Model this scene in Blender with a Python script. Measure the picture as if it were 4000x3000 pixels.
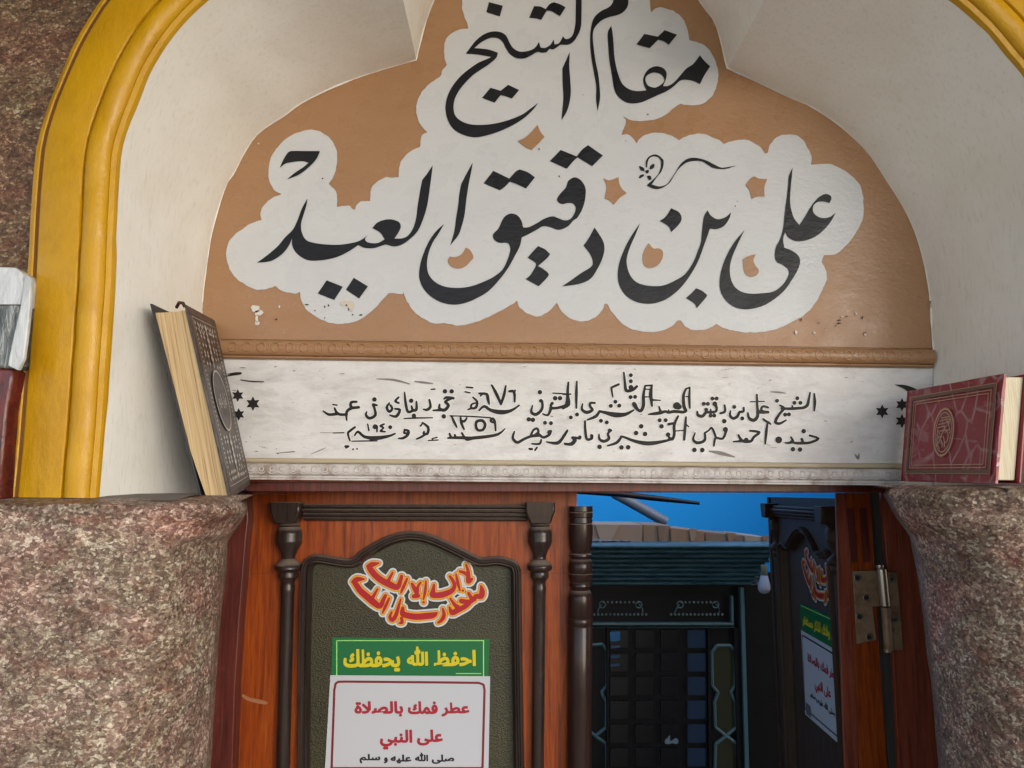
import bpy, math, random
import numpy as np
from mathutils import Vector, Matrix, noise
from mathutils.geometry import tessellate_polygon
random.seed(7)
scene = bpy.context.scene
for o in list(bpy.data.objects): bpy.data.objects.remove(o, do_unlink=True)
COL = scene.collection
PI = math.pi

# ------------------------------------------------------------------ camera, sky, sun, exposure
FPX = 3010.0; PITCH = math.radians(8.0); CAMZ = 1.6
cam_d = bpy.data.cameras.new('camera'); cam = bpy.data.objects.new('camera', cam_d); COL.objects.link(cam)
cam.location = (0, 0, CAMZ); cam.rotation_euler = (PI/2 + PITCH, 0, 0)
cam_d.sensor_width = 36.0; cam_d.lens = 36.0*FPX/4000.0; cam_d.clip_start = 0.02; cam_d.clip_end = 300
scene.camera = cam
SUN_EL = math.radians(9); SUN_AZ = math.radians(36)      # azimuth measured from -Y (behind the camera) towards +X
world = bpy.data.worlds.new('World'); scene.world = world; world.use_nodes = True
wn = world.node_tree.nodes; wl = world.node_tree.links; wn.clear()
sky = wn.new('ShaderNodeTexSky'); sky.sky_type = 'NISHITA'; sky.sun_disc = False
sky.sun_elevation = math.radians(35); sky.sun_rotation = PI - SUN_AZ
sky.air_density = 1.0; sky.dust_density = 2.0; sky.ozone_density = 1.0
bg = wn.new('ShaderNodeBackground'); bg.inputs['Strength'].default_value = 0.15
wo = wn.new('ShaderNodeOutputWorld'); wl.new(sky.outputs[0], bg.inputs[0]); wl.new(bg.outputs[0], wo.inputs[0])
sun_d = bpy.data.lights.new('sun', 'SUN'); sun = bpy.data.objects.new('sun', sun_d); COL.objects.link(sun)
sun_d.energy = 0.42; sun_d.angle = math.radians(28); sun_d.color = (1.0, 0.97, 0.93)
sdir = Vector((math.sin(SUN_AZ)*math.cos(SUN_EL), -math.cos(SUN_AZ)*math.cos(SUN_EL), math.sin(SUN_EL)))
sun.rotation_euler = sdir.to_track_quat('Z', 'Y').to_euler(); sun.location = sdir*8
vs = scene.view_settings; vs.view_transform = 'Standard'; vs.look = 'None'; vs.exposure = 1.38; vs.gamma = 1; vs.use_curve_mapping = False
try: scene.cycles.max_bounces = 8; scene.cycles.diffuse_bounces = 5
except Exception: pass

# ------------------------------------------------------------------ helpers
CP, SP = math.cos(PITCH), math.sin(PITCH)
def P(px, py, Y):
    """point on the wall plane at depth Y that the photograph shows at (px, py)"""
    a = (px-2000.0)/FPX; c = (1500.0-py)/FPX
    dy = CP - c*SP; dz = SP + c*CP; t = Y/dy
    return (a*t, Y, CAMZ + dz*t)
LOC = {}
def link(o, parent=None):
    COL.objects.link(o)
    if parent is not None: o.parent = parent
    return o
def empty(name, label, cat, loc, group=None, kind=None):
    o = bpy.data.objects.new(name, None); COL.objects.link(o); o.location = loc; o.empty_display_size = 0.05
    o['label'] = label; o['category'] = cat
    if group: o['group'] = group
    if kind: o['kind'] = kind
    LOC[o] = Vector(loc); return o
def mesh(name, V, F, mat, parent=None, smooth=False, bevel=0, origin=None, angle=None):
    if parent is not None: off = LOC[parent]
    elif origin is not None: off = Vector(origin)
    else: off = Vector((0, 0, 0))
    me = bpy.data.meshes.new(name)
    me.from_pydata([tuple(Vector(v)-off) for v in V], [], [tuple(f) for f in F]); me.update()
    if mat: me.materials.append(mat)
    o = bpy.data.objects.new(name, me); link(o, parent)
    if parent is None: o.location = off
    LOC[o] = off
    if smooth:
        me.shade_smooth()
        if angle:
            try: me.set_sharp_from_angle(angle=math.radians(angle))
            except Exception: pass
    if bevel:
        b = o.modifiers.new('bevel', 'BEVEL'); b.width = bevel; b.segments = 2; b.limit_method = 'ANGLE'; b.angle_limit = math.radians(35)
        me.shade_smooth()
        try: me.set_sharp_from_angle(angle=math.radians(40))
        except Exception: pass
    return o
def tag(o, label, cat, group=None):
    o['label'] = label; o['category'] = cat
    if group: o['group'] = group
    return o
def struct(o): o['kind'] = 'structure'; return o
def smoothpoly(pts, n=5, closed=True):
    """Catmull-Rom through the points; a point written (x, y, 1) keeps its corner"""
    N = len(pts); out = []
    rng = range(N) if closed else range(N-1)
    for i in rng:
        p1 = pts[i]; p2 = pts[(i+1) % N]
        p0 = pts[(i-1) % N] if (closed or i > 0) else p1
        p3 = pts[(i+2) % N] if (closed or i < N-2) else p2
        if len(p1) > 2: p0 = (2*p1[0]-p2[0], 2*p1[1]-p2[1])
        if len(p2) > 2: p3 = (2*p2[0]-p1[0], 2*p2[1]-p1[1])
        if len(p1) > 2 and len(p2) > 2 and math.hypot(p1[0]-p2[0], p1[1]-p2[1]) < 1e-6: continue
        for k in range(n):
            t = k/n; t2 = t*t; t3 = t2*t
            out.append(tuple(0.5*((2*p1[j])+(-p0[j]+p2[j])*t+(2*p0[j]-5*p1[j]+4*p2[j]-p3[j])*t2+(-p0[j]+3*p1[j]-3*p2[j]+p3[j])*t3) for j in (0, 1)))
    if not closed: out.append(tuple(pts[-1][:2]))
    return out
def rebase(pts, ox, oy, s):
    return [(ox+p[0]*s, oy+p[1]*s) + tuple(p[2:]) for p in pts]
def tess(loops):
    L = [[Vector((p[0], p[1], 0)) for p in lp] for lp in loops]
    tris = tessellate_polygon(L); flat = [p for lp in loops for p in lp]
    out = []
    for t in tris:
        a, b, c = (flat[i] for i in t)
        ar = (b[0]-a[0])*(c[1]-a[1])-(b[1]-a[1])*(c[0]-a[0])
        if abs(ar) < 1e-12: continue
        out.append(t if ar < 0 else (t[0], t[2], t[1]))
    return flat, out
def sheet(name, loops, fn, mat, parent=None, **k):
    """flat shape: loops of (px,py) mapped with fn"""
    flat, tris = tess(loops)
    return mesh(name, [fn(*p[:2]) for p in flat], tris, mat, parent, **k)
def slab(name, loops, fn0, fn1, mat, parent=None, **k):
    """solid: front face mapped with fn0, back with fn1"""
    flat, tris = tess(loops); n = len(flat)
    V = [fn0(*p[:2]) for p in flat] + [fn1(*p[:2]) for p in flat]
    F = list(tris) + [tuple(n+i for i in reversed(t)) for t in tris]
    o = 0
    for lp in loops:
        m = len(lp)
        for i in range(m):
            a, b = o+i, o+(i+1) % m; F.append((a, b, n+b, n+a))
        o += m
    return mesh(name, V, F, mat, parent, **k)
def PX(Y, back=None):
    """maps pixels to the plane Y; with back: same x, z but at depth back"""
    if back is None: return lambda x, y: P(x, y, Y)
    def f(x, y):
        p = P(x, y, Y); return (p[0], back, p[2])
    return f
def pslab(name, poly, Y0, Y1, mat, parent=None, **k):
    return slab(name, [poly], PX(Y0), PX(Y0, Y1), mat, parent, **k)
def rect(x0, y0, x1, y1): return [(x0, y0), (x1, y0), (x1, y1), (x0, y1)]
def box(name, x0, x1, y0, y1, z0, z1, mat, parent=None, **k):
    V = [(x, y, z) for z in (z0, z1) for y in (y0, y1) for x in (x0, x1)]
    F = [(0,2,3,1), (4,5,7,6), (0,1,5,4), (2,6,7,3), (0,4,6,2), (1,3,7,5)]
    return mesh(name, V, F, mat, parent, **k)
def lathe(name, prof, cx, Y, mat, parent, fn=None, seg=22):
    """turned piece: prof = [(py, half width px)], cx(py) centre"""
    V = []; F = []
    for (py, hw) in prof:
        for k in range(seg):
            a = 2*PI*k/seg
            if fn: V.append(fn(cx(py)+hw*math.cos(a), py, hw*math.sin(a)/FPX*Y))
            else:
                p = P(cx(py)+hw*math.cos(a), py, Y); V.append((p[0], Y+hw*math.sin(a)/FPX*Y, p[2]))
    n = len(prof)
    for i in range(n-1):
        for k in range(seg):
            a = i*seg+k; b = i*seg+(k+1) % seg; F.append((a, b, b+seg, a+seg))
    F.append(tuple(range(seg))[::-1]); F.append(tuple((n-1)*seg+k for k in range(seg)))
    return mesh(name, V, F, mat, parent, smooth=True, angle=38)
def tube(name, pts, r, mat, parent=None, seg=10, **k):
    V = []; F = []
    pts = [Vector(p) for p in pts]; rs = r if isinstance(r, (list, tuple)) else [r]*len(pts)
    for i, p in enumerate(pts):
        d = (pts[min(i+1, len(pts)-1)]-pts[max(i-1, 0)]).normalized()
        u = d.cross(Vector((0, 0, 1)));
        if u.length < 1e-3: u = d.cross(Vector((1, 0, 0)))
        u.normalize(); v = d.cross(u)
        for s in range(seg):
            a = 2*PI*s/seg; V.append(p+(u*math.cos(a)+v*math.sin(a))*rs[i])
    for i in range(len(pts)-1):
        for s in range(seg):
            a = i*seg+s; b = i*seg+(s+1) % seg; F.append((a, b, b+seg, a+seg))
    F.append(tuple(range(seg))[::-1]); F.append(tuple((len(pts)-1)*seg+s for s in range(seg)))
    return mesh(name, V, F, mat, parent, smooth=True, angle=50, **k)
def resample(pts, n):
    d = [0]
    for a, b in zip(pts, pts[1:]): d.append(d[-1]+math.dist(a[:2], b[:2]))
    out = []; j = 0
    for i in range(n):
        t = d[-1]*i/(n-1)
        while j < len(pts)-2 and d[j+1] < t: j += 1
        u = (t-d[j])/max(1e-9, d[j+1]-d[j]); out.append(tuple(pts[j][m]+(pts[j+1][m]-pts[j][m])*u for m in (0, 1)))
    return out
def ring(cx, cy, rx, ry=None, n=24): return [(cx+rx*math.cos(2*PI*k/n), cy+(ry or rx)*math.sin(2*PI*k/n)) for k in range(n)]
def capsule_union(strokes, x0, y0, x1, y1, step):
    """signed distance of a set of pen strokes, on a grid"""
    nx = int((x1-x0)/step)+2; ny = int((y1-y0)/step)+2
    gx, gy = np.meshgrid(x0+np.arange(nx)*step, y0+np.arange(ny)*step)
    D = np.full(gx.shape, 1e6)
    for st in strokes:
        if len(st) == 1: D = np.minimum(D, np.hypot(gx-st[0][0], gy-st[0][1])-st[0][2]); continue
        if len(st) > 2:
            s3 = []
            for i in range(len(st)-1):
                q0 = st[max(i-1, 0)]; q1 = st[i]; q2 = st[i+1]; q3 = st[min(i+2, len(st)-1)]
                for k in range(3):
                    t = k/3
                    s3.append(tuple(0.5*((2*q1[j])+(-q0[j]+q2[j])*t+(2*q0[j]-5*q1[j]+4*q2[j]-q3[j])*t*t+(-q0[j]+3*q1[j]-3*q2[j]+q3[j])*t**3) for j in (0, 1, 2)))
            st = s3+[st[-1]]
        for (ax, ay, ar), (bx, by, br) in zip(st, st[1:]):
            dx, dy = bx-ax, by-ay; L = dx*dx+dy*dy+1e-9
            t = np.clip(((gx-ax)*dx+(gy-ay)*dy)/L, 0, 1)
            D = np.minimum(D, np.hypot(gx-ax-t*dx, gy-ay-t*dy)-(ar+(br-ar)*t))
    return (x0, y0, step, D)
def sdf_mesh(name, sd, level, fn, mat, parent=None, **k):
    """region where distance < level as a flat mesh"""
    x0, y0, s, D = sd; A = level-D; ny, nx = A.shape; V = []; F = []; vid = {}
    def vert(x, y):
        key = (round(x, 3), round(y, 3))
        if key not in vid: vid[key] = len(V); V.append(fn(x, y))
        return vid[key]
    ins = A > 0
    for j in range(ny-1):
        i = 0
        while i < nx-1:
            c = (ins[j, i], ins[j, i+1], ins[j+1, i+1], ins[j+1, i])
            if all(c):
                i2 = i
                while i2 < nx-1 and ins[j, i2+1] and ins[j+1, i2+1]: i2 += 1
                F.append([vert(x0+i*s, y0+(j+1)*s), vert(x0+i2*s, y0+(j+1)*s), vert(x0+i2*s, y0+j*s), vert(x0+i*s, y0+j*s)])
                i = i2; continue
            if any(c):
                cs = [(i, j), (i+1, j), (i+1, j+1), (i, j+1)]; poly = []
                for q in range(4):
                    a = cs[q]; b = cs[(q+1) % 4]; va = A[a[1], a[0]]; vb = A[b[1], b[0]]
                    if va > 0: poly.append((a[0], a[1]))
                    if (va > 0) != (vb > 0):
                        t = va/(va-vb); poly.append((a[0]+(b[0]-a[0])*t, a[1]+(b[1]-a[1])*t))
                if len(poly) >= 3:
                    ids = []
                    for q in poly:
                        w = vert(x0+q[0]*s, y0+q[1]*s)
                        if w not in ids: ids.append(w)
                    if len(ids) >= 3: F.append(ids[::-1])
            i += 1
    return mesh(name, V, F, mat, parent, **k)

# ---- Arabic lettering with the built-in font: joined forms, laid out in visual order
FORMS = {'ا': (0xFE8D,0xFE8E,None,None), 'أ': (0xFE83,0xFE84,None,None), 'إ': (0xFE87,0xFE88,None,None), 'ة': (0xFE93,0xFE94,None,None),
 'د': (0xFEA9,0xFEAA,None,None), 'ذ': (0xFEAB,0xFEAC,None,None), 'ر': (0xFEAD,0xFEAE,None,None), 'و': (0xFEED,0xFEEE,None,None), 'ى': (0xFEEF,0xFEF0,None,None)}
for ch, b in dict(ب=0xFE8F, ت=0xFE95, ح=0xFEA1, ج=0xFE9D, س=0xFEB1, ص=0xFEB9, ط=0xFEC1, ظ=0xFEC5, ع=0xFEC9, غ=0xFECD, ف=0xFED1, ق=0xFED5, ك=0xFED9, ل=0xFEDD, م=0xFEE1, ن=0xFEE5, ه=0xFEE9, ي=0xFEF1).items():
    FORMS[ch] = (b, b+1, b+2, b+3)
def shape_word(w):
    if w == 'الله': return '\ufdf2'
    out = []; i = 0; prev = False
    while i < len(w):
        c = w[i]
        if c == 'ـ': out.append('ـ'); prev = True; i += 1; continue
        f = FORMS[c]; nxt = i+1 < len(w)
        if c == 'ل' and nxt and w[i+1] in 'اإأ':
            b = {'ا': 0xFEFB, 'أ': 0xFEF7, 'إ': 0xFEF9}[w[i+1]]; out.append(chr(b+(1 if prev else 0))); prev = False; i += 2; continue
        join = f[2] is not None and nxt
        g = f[3] if (prev and join) else f[1] if prev else f[2] if join else f[0]
        out.append(chr(g)); prev = f[2] is not None; i += 1
    return ''.join(reversed(out))
def arabic(s): return ' '.join(shape_word(w) for w in reversed(s.split(' ')))
def text_mesh(name, s, bx, fn, mat, parent, weight=0.0, fat=0.0, **k):
    """lettering fitted to the box (x0,y0,x1,y1) in picture units mapped by fn"""
    cu = bpy.data.curves.new('t', 'FONT'); cu.body = arabic(s); cu.resolution_u = 3; cu.offset = weight or (.008 if fat else 0)
    ob = bpy.data.objects.new('t', cu); COL.objects.link(ob); bpy.context.view_layer.update()
    dg = bpy.context.evaluated_depsgraph_get(); me = ob.evaluated_get(dg).to_mesh()
    V = [v.co.copy() for v in me.vertices]; F = [tuple(p.vertices) for p in me.polygons]
    bpy.data.objects.remove(ob, do_unlink=True); bpy.data.curves.remove(cu)
    ax = min(v.x for v in V); bxx = max(v.x for v in V); ay = min(v.y for v in V); by = max(v.y for v in V)
    Q = [(bx[0]+fat+(v.x-ax)/(bxx-ax)*(bx[2]-bx[0]-2*fat), bx[3]-fat-(v.y-ay)/(by-ay)*(bx[3]-bx[1]-2*fat)) for v in V]
    if not fat: return mesh(name, [fn(*q) for q in Q], F, mat, parent, **k)
    # the same letters written with a broader pen: filled faces grown by 'fat' on a distance grid
    st = max(.7, fat*.45); x0 = bx[0]-2; y0 = bx[1]-2; nx = int((bx[2]-bx[0]+4)/st)+3; ny = int((bx[3]-bx[1]+4)/st)+3
    gx, gy = np.meshgrid(x0+np.arange(nx)*st, y0+np.arange(ny)*st); Dm = np.full(gx.shape, 1e6); ins = np.zeros(gx.shape, bool); cnt = {}
    for f in F:
        for i in range(len(f)):
            e = tuple(sorted((f[i], f[(i+1) % len(f)]))); cnt[e] = cnt.get(e, 0)+1
        for t in range(1, len(f)-1):
            a, b, c = Q[f[0]], Q[f[t]], Q[f[t+1]]
            w = [(q[0]-p[0])*(gy-p[1])-(q[1]-p[1])*(gx-p[0]) for p, q in ((a, b), (b, c), (c, a))]
            ins |= ((w[0] >= 0) & (w[1] >= 0) & (w[2] >= 0)) | ((w[0] <= 0) & (w[1] <= 0) & (w[2] <= 0))
    for (i, j), n_ in cnt.items():
        if n_ != 1: continue
        (ax_, ay_), (bx_, by_) = Q[i], Q[j]; dx, dy = bx_-ax_, by_-ay_; L = dx*dx+dy*dy+1e-9
        t = np.clip(((gx-ax_)*dx+(gy-ay_)*dy)/L, 0, 1); Dm = np.minimum(Dm, np.hypot(gx-ax_-t*dx, gy-ay_-t*dy))
    return sdf_mesh(name, (x0, y0, st, np.where(ins, -Dm, Dm)), fat, fn, mat, parent, **k)

# ------------------------------------------------------------------ materials
def lin(r, g, b): 
    f = lambda c: (c/255/12.92) if c/255 <= .04045 else ((c/255+.055)/1.055)**2.4
    return (f(r), f(g), f(b), 1)
class M:
    def __init__(s, name, base=(.5,.5,.5,1), rough=.5, metal=0.0, spec=.5):
        s.m = bpy.data.materials.new(name); s.m.use_nodes = True; s.n = s.m.node_tree.nodes; s.l = s.m.node_tree.links
        s.b = s.n['Principled BSDF']; s.b.inputs['Base Color'].default_value = base if len(base) == 4 else (*base, 1)
        s.b.inputs['Roughness'].default_value = rough; s.b.inputs['Metallic'].default_value = metal
        s.b.inputs['Specular IOR Level'].default_value = spec; s.tc = None; s.h = None
    def co(s, scale=(1,1,1), rot=(0,0,0)):
        if not s.tc: s.tc = s.n.new('ShaderNodeTexCoord')
        mp = s.n.new('ShaderNodeMapping'); s.l.new(s.tc.outputs['Object'], mp.inputs[0])
        mp.inputs['Scale'].default_value = scale if not isinstance(scale, (int, float)) else (scale,)*3
        mp.inputs['Rotation'].default_value = rot; return mp.outputs[0]
    def slant(s, a, scale):
        v = s.co((1, 1, 1), (0, a, 0)); mp = s.n.new('ShaderNodeMapping'); s.l.new(v, mp.inputs[0]); mp.inputs['Scale'].default_value = scale; return mp.outputs[0]
    def noise(s, scale, detail=4, rough=.55, vec=None, dist=0):
        t = s.n.new('ShaderNodeTexNoise'); t.inputs['Scale'].default_value = scale; t.inputs['Detail'].default_value = detail
        t.inputs['Roughness'].default_value = rough; t.inputs['Distortion'].default_value = dist
        s.l.new(vec if vec is not None else s.co(), t.inputs['Vector']); return t.outputs['Fac']
    def voro(s, scale, vec=None, feature='F1', out='Color', rnd=1):
        t = s.n.new('ShaderNodeTexVoronoi'); t.feature = feature; t.inputs['Scale'].default_value = scale
        t.inputs['Randomness'].default_value = rnd
        s.l.new(vec if vec is not None else s.co(), t.inputs['Vector']); return t.outputs[out]
    def ramp(s, fac, stops, interp='LINEAR'):
        r = s.n.new('ShaderNodeValToRGB'); r.color_ramp.interpolation = interp; e = r.color_ramp.elements
        while len(e) > 1: e.remove(e[0])
        e[0].position = stops[0][0]; e[0].color = stops[0][1] if len(stops[0][1]) == 4 else (*stops[0][1], 1)
        for p, c in stops[1:]:
            q = e.new(p); q.color = c if len(c) == 4 else (*c, 1)
        s.l.new(fac, r.inputs[0]); return r.outputs[0]
    def mix(s, fac, a, b, mode='MIX'):
        x = s.n.new('ShaderNodeMix'); x.data_type = 'RGBA'; x.blend_type = mode
        for v, i in ((fac, 0), (a, 6), (b, 7)):
            if hasattr(v, 'links'): s.l.new(v, x.inputs[i])
            elif i == 0: x.inputs[0].default_value = v
            else: x.inputs[i].default_value = v if len(v) == 4 else (*v, 1)
        return x.outputs[2]
    def math(s, op, a, b=0.0, c=None):
        x = s.n.new('ShaderNodeMath'); x.operation = op
        for v, i in ((a, 0), (b, 1), (c, 2)):
            if v is None: continue
            if hasattr(v, 'links'): s.l.new(v, x.inputs[i])
            else: x.inputs[i].default_value = v
        return x.outputs[0]
    def color(s, c): s.l.new(c, s.b.inputs['Base Color']); return s
    def rough(s, c): s.l.new(c, s.b.inputs['Roughness']); return s
    def bump(s, h, strength=.5, dist=.001):
        b = s.n.new('ShaderNodeBump'); b.inputs['Strength'].default_value = strength; b.inputs['Distance'].default_value = dist
        s.l.new(h, b.inputs['Height'])
        if s.h: s.l.new(s.h, b.inputs['Normal'])
        s.l.new(b.outputs[0], s.b.inputs['Normal']); s.h = b.outputs[0]; return s
W3 = lambda v: (v, v, v, 1)

def granite(name, warm):
    m = M(name, rough=.6, spec=.4)
    vec = m.co((1, 1, 1.3))
    warp = m.n.new('ShaderNodeVectorMath'); warp.operation = 'MULTIPLY_ADD'
    t = m.n.new('ShaderNodeTexNoise'); t.inputs['Scale'].default_value = 90; t.inputs['Detail'].default_value = 2; m.l.new(vec, t.inputs['Vector'])
    m.l.new(t.outputs['Color'], warp.inputs[0]); warp.inputs[1].default_value = (.007, .007, .007); m.l.new(vec, warp.inputs[2])
    v = warp.outputs[0]
    cell = m.voro(225, v); fine = m.voro(480, v)
    sep = m.n.new('ShaderNodeSeparateColor'); m.l.new(cell, sep.inputs[0])
    sep2 = m.n.new('ShaderNodeSeparateColor'); m.l.new(fine, sep2.inputs[0])
    k = m.math('MULTIPLY_ADD', sep.outputs[0], .66, m.math('MULTIPLY', sep2.outputs[0], .34))
    big = m.math('ADD', m.noise(24, 5, .65, m.co((1, 1, 1.7), (0, .25, 0)), .3), -.5)
    k2 = m.math('ADD', k, m.math('MULTIPLY', big, 1.1))
    if warm: st = [(0, lin(62,45,36)), (.3, lin(98,74,60)), (.55, lin(114,88,70)), (.78, lin(138,113,92)), (.9, lin(166,147,126)), (1, lin(184,166,146))]
    else: st = [(0, lin(82,63,57)), (.2, lin(112,88,80)), (.45, lin(136,111,103)), (.64, lin(158,136,127)), (.8, lin(190,172,163)), (1, lin(222,210,202))]
    c = m.ramp(k2, st)
    tint = m.ramp(m.noise(5, 5, .65, m.co((1, 1, 2.2), (0, .2, 0)), .8), [(.33, lin(255,216,200)), (.45, lin(255,246,232)), (.56, lin(222,232,206)), (.68, lin(255,220,200))])
    c = m.mix(.8, c, tint, 'MULTIPLY')
    sh = m.ramp(m.noise(6, 4, .6, m.co((1, 1, 2.4), (0, .2, 0)), .5), [(.3, lin(176,168,160)), (.6, W3(1))]); c = m.mix(.45, c, sh, 'MULTIPLY')
    red = m.ramp(m.noise(34, 3, .5), [(.55, W3(0)), (.68, W3(1))])
    c = m.mix(m.math('MULTIPLY', red, .3), c, lin(122,66,54))
    edge = m.ramp(m.voro(225, v, 'DISTANCE_TO_EDGE', 'Distance'), [(0, W3(1)), (.10, W3(0))])
    crack = m.math('MULTIPLY', edge, m.ramp(m.noise(48, 4, .6), [(.44, W3(0)), (.56, W3(1))]))
    c = m.mix(m.math('MULTIPLY', crack, .62), c, lin(34,24,20))
    m.color(c)
    m.bump(m.noise(18, 5, .65), .8, .010)
    h = m.math('MULTIPLY_ADD', crack, -1.0, sep.outputs[1]); m.bump(h, .5, .0013); m.bump(m.noise(300, 3, .6, v), .35, .0012)
    m.rough(m.math('MULTIPLY_ADD', sep2.outputs[2], .35, .36))
    return m.m
MAT = {}
MAT['granite'] = granite('rough_granite', False); MAT['granite_warm'] = granite('rough_granite_warm', True)

m = M('cream_plaster', lin(214,211,200), .42, spec=.4)
c = m.ramp(m.noise(3.2, 5, .6), [(.3, lin(226,221,209)), (.55, lin(236,234,228)), (.75, lin(230,226,216))])
c = m.mix(m.math('MULTIPLY', m.ramp(m.noise(60, 6, .7, m.co((3, 3, .5))), [(.52, W3(0)), (.72, W3(1))]), .22), c, lin(150,136,112))
m.color(c); m.bump(m.noise(14, 4, .5), .5, .006); m.bump(m.noise(240, 4, .6), .25, .0007); MAT['cream'] = m.m

m = M('ochre_paint', lin(196,146,20), .34, spec=.4)
c = m.ramp(m.noise(9, 5, .6), [(.3, lin(184,134,8)), (.6, lin(198,150,14)), (.8, lin(190,140,12))])
c = m.mix(m.math('MULTIPLY', m.ramp(m.noise(46, 7, .75, m.co((1, 1, .4))), [(.54, W3(0)), (.70, W3(1))]), .28), c, lin(140,92,22))
m.color(c); m.bump(m.noise(26, 5, .65, m.co((1, 1, .5))), .8, .004); m.bump(m.noise(330, 4, .6), .25, .0006)
m.rough(m.ramp(m.noise(22, 4), [(.3, W3(.28)), (.7, W3(.46))])); MAT['ochre'] = m.m
MAT['groove'] = M('groove_shadow_brown', lin(128,88,36), .5).m  # shadow in the moulding grooves, painted in as a darker brown

def paint(name, c0, c1, dirt, rough=.28, streak=.2):
    m = M(name, c0, rough, spec=.32 if c0[0] > .05 else .2)
    c = m.ramp(m.noise(5, 5, .6, m.co((1, 1, 2.5))), [(.3, c0), (.7, c1)])
    sp = m.ramp(m.noise(9, 6, .75, m.co((6, 1, 40))), [(.52, W3(0)), (.78, W3(1))])
    c = m.mix(m.math('MULTIPLY', sp, streak), c, dirt)
    m.color(c); m.bump(m.noise(34, 4, .6, m.co((1, 1, 2.2))), .35, .0018); m.bump(m.noise(120, 5, .65, m.co((1, 1, 1.6))), .5, .0009)
    m.rough(m.ramp(m.noise(20, 4), [(.3, W3(rough-.06)), (.7, W3(rough+.12))])); return m.m
MAT['tan'] = paint('tan_gloss_paint', lin(152,114,80), lin(160,123,90), lin(146,98,62), .27)
MAT['white_gloss'] = paint('white_gloss_paint', lin(190,192,195), lin(196,198,200), lin(190,186,178), .27, .15)
MAT['ink'] = paint('black_gloss_paint', lin(26,26,30), lin(31,31,34), lin(60,58,58), .30, .2)
MAT['chip'] = M('chipped_plaster', lin(206,202,196), .8).m
MAT['chip_dark'] = M('chip_hole', lin(40,32,28), .8).m
# worn white board
m = M('worn_white_board', lin(200,198,194), .42, spec=.45)
c = m.ramp(m.noise(5, 5, .65), [(.3, lin(198,196,194)), (.6, lin(214,213,212))])
s1 = m.ramp(m.noise(14, 7, .7, m.co((1, 1, 3.4)), .3), [(.50, W3(0)), (.66, W3(1))])
c = m.mix(m.math('MULTIPLY', s1, .34), c, lin(158,152,148))
s2 = m.ramp(m.noise(60, 5, .7, m.co((1, 1, 6)), .3), [(.63, W3(0)), (.70, W3(1))])
c = m.mix(m.math('MULTIPLY', s2, .6), c, lin(92,84,80))
s3 = m.ramp(m.noise(5, 6, .7, m.co((1, 1, 2)), .6), [(.50, W3(0)), (.70, W3(1))]); c = m.mix(m.math('MULTIPLY', s3, .45), c, lin(160,156,156))
m.color(c); m.bump(m.noise(45, 5, .6, m.co((1, 1, 3))), .5, .002); m.bump(m.noise(200, 5, .6), .4, .0009); MAT['board'] = m.m
m = M('dirty_white_moulding', lin(190,184,180), .5)
c = m.ramp(m.noise(30, 6, .7), [(.34, lin(146,130,120)), (.5, lin(192,186,182)), (.7, lin(206,202,198))])
m.color(c); m.bump(m.noise(150, 4, .6), .5, .0012); MAT['mould_white'] = m.m
MAT['mould_cream'] = M('yellowed_cream_fillet', lin(178,164,138), .5).m
MAT['carved'] = paint('carved_black_lettering', lin(30,28,28), lin(40,38,38), lin(86,82,80), .5, .4)
MAT['scratch'] = M('scratch_grey', lin(120,114,110), .6).m

def wood(name, dark, mid, light, rough=.33, coat=.4, fig=1.0, scuff=.0, dusty=False):
    m = M(name, mid, rough, spec=.15 if dusty else .35); v = m.co((16, 16, .9))
    g = m.noise(7, 6, .62, v, .6); c = m.ramp(g, [(.28, dark), (.48, mid), (.72, light)])
    g2 = m.noise(34, 3, .5, m.co((22, 22, .8))); c = m.mix(m.math('MULTIPLY', m.ramp(g2, [(.5, W3(0)), (.66, W3(1))]), .45*fig), c, dark)
    if scuff:
        sc = m.ramp(m.noise(12, 7, .75, m.co((2, 2, 3))), [(.58, W3(0)), (.72, W3(1))]); c = m.mix(m.math('MULTIPLY', sc, scuff), c, lin(150,120,100))
    if dusty:
        ge = m.n.new('ShaderNodeNewGeometry'); sx = m.n.new('ShaderNodeSeparateXYZ'); m.l.new(ge.outputs['Normal'], sx.inputs[0])
        up = m.ramp(sx.outputs[2], [(.35, W3(0)), (.75, W3(1))]); c = m.mix(m.math('MULTIPLY', up, .75), c, lin(126,114,104))
        m.rough(m.math('MULTIPLY_ADD', up, .4, rough))
    m.color(c); m.b.inputs['Coat Weight'].default_value = coat; m.b.inputs['Coat Roughness'].default_value = .1
    m.bump(g2, .3, .0006); m.bump(m.noise(16, 4), .3, .003); return m.m
MAT['orange'] = wood('varnished_orange_wood', lin(80,28,6), lin(134,56,7), lin(158,76,12), .38, .12, 1.15, .08)
MAT['redwood'] = wood('dark_red_wood', lin(52,20,18), lin(84,34,28), lin(104,46,36), .42, .2, .8, .10)
MAT['redbrown'] = wood('red_brown_wood', lin(78,32,20), lin(120,56,36), lin(140,70,46), .42, .2, .8, .16)
MAT['darkwood'] = wood('black_brown_wood', lin(26,19,17), lin(44,34,31), lin(58,46,41), .36, .35, .5, .06, True)
MAT['postwood'] = wood('dark_turned_wood', lin(24,14,12), lin(38,24,21), lin(50,33,28), .34, .28, .4, .05, True)
MAT['shaded_wood'] = wood('shaded_leaf_wood', lin(36,25,16), lin(54,38,25), lin(70,51,34), .6, .0, .4)  # open leaf's lack of light is painted into this wood colour
m = M('olive_vinyl', lin(58,50,30), .5); cell = m.voro(330, m.co((1, 1, 1.3)), out='Distance')
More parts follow.
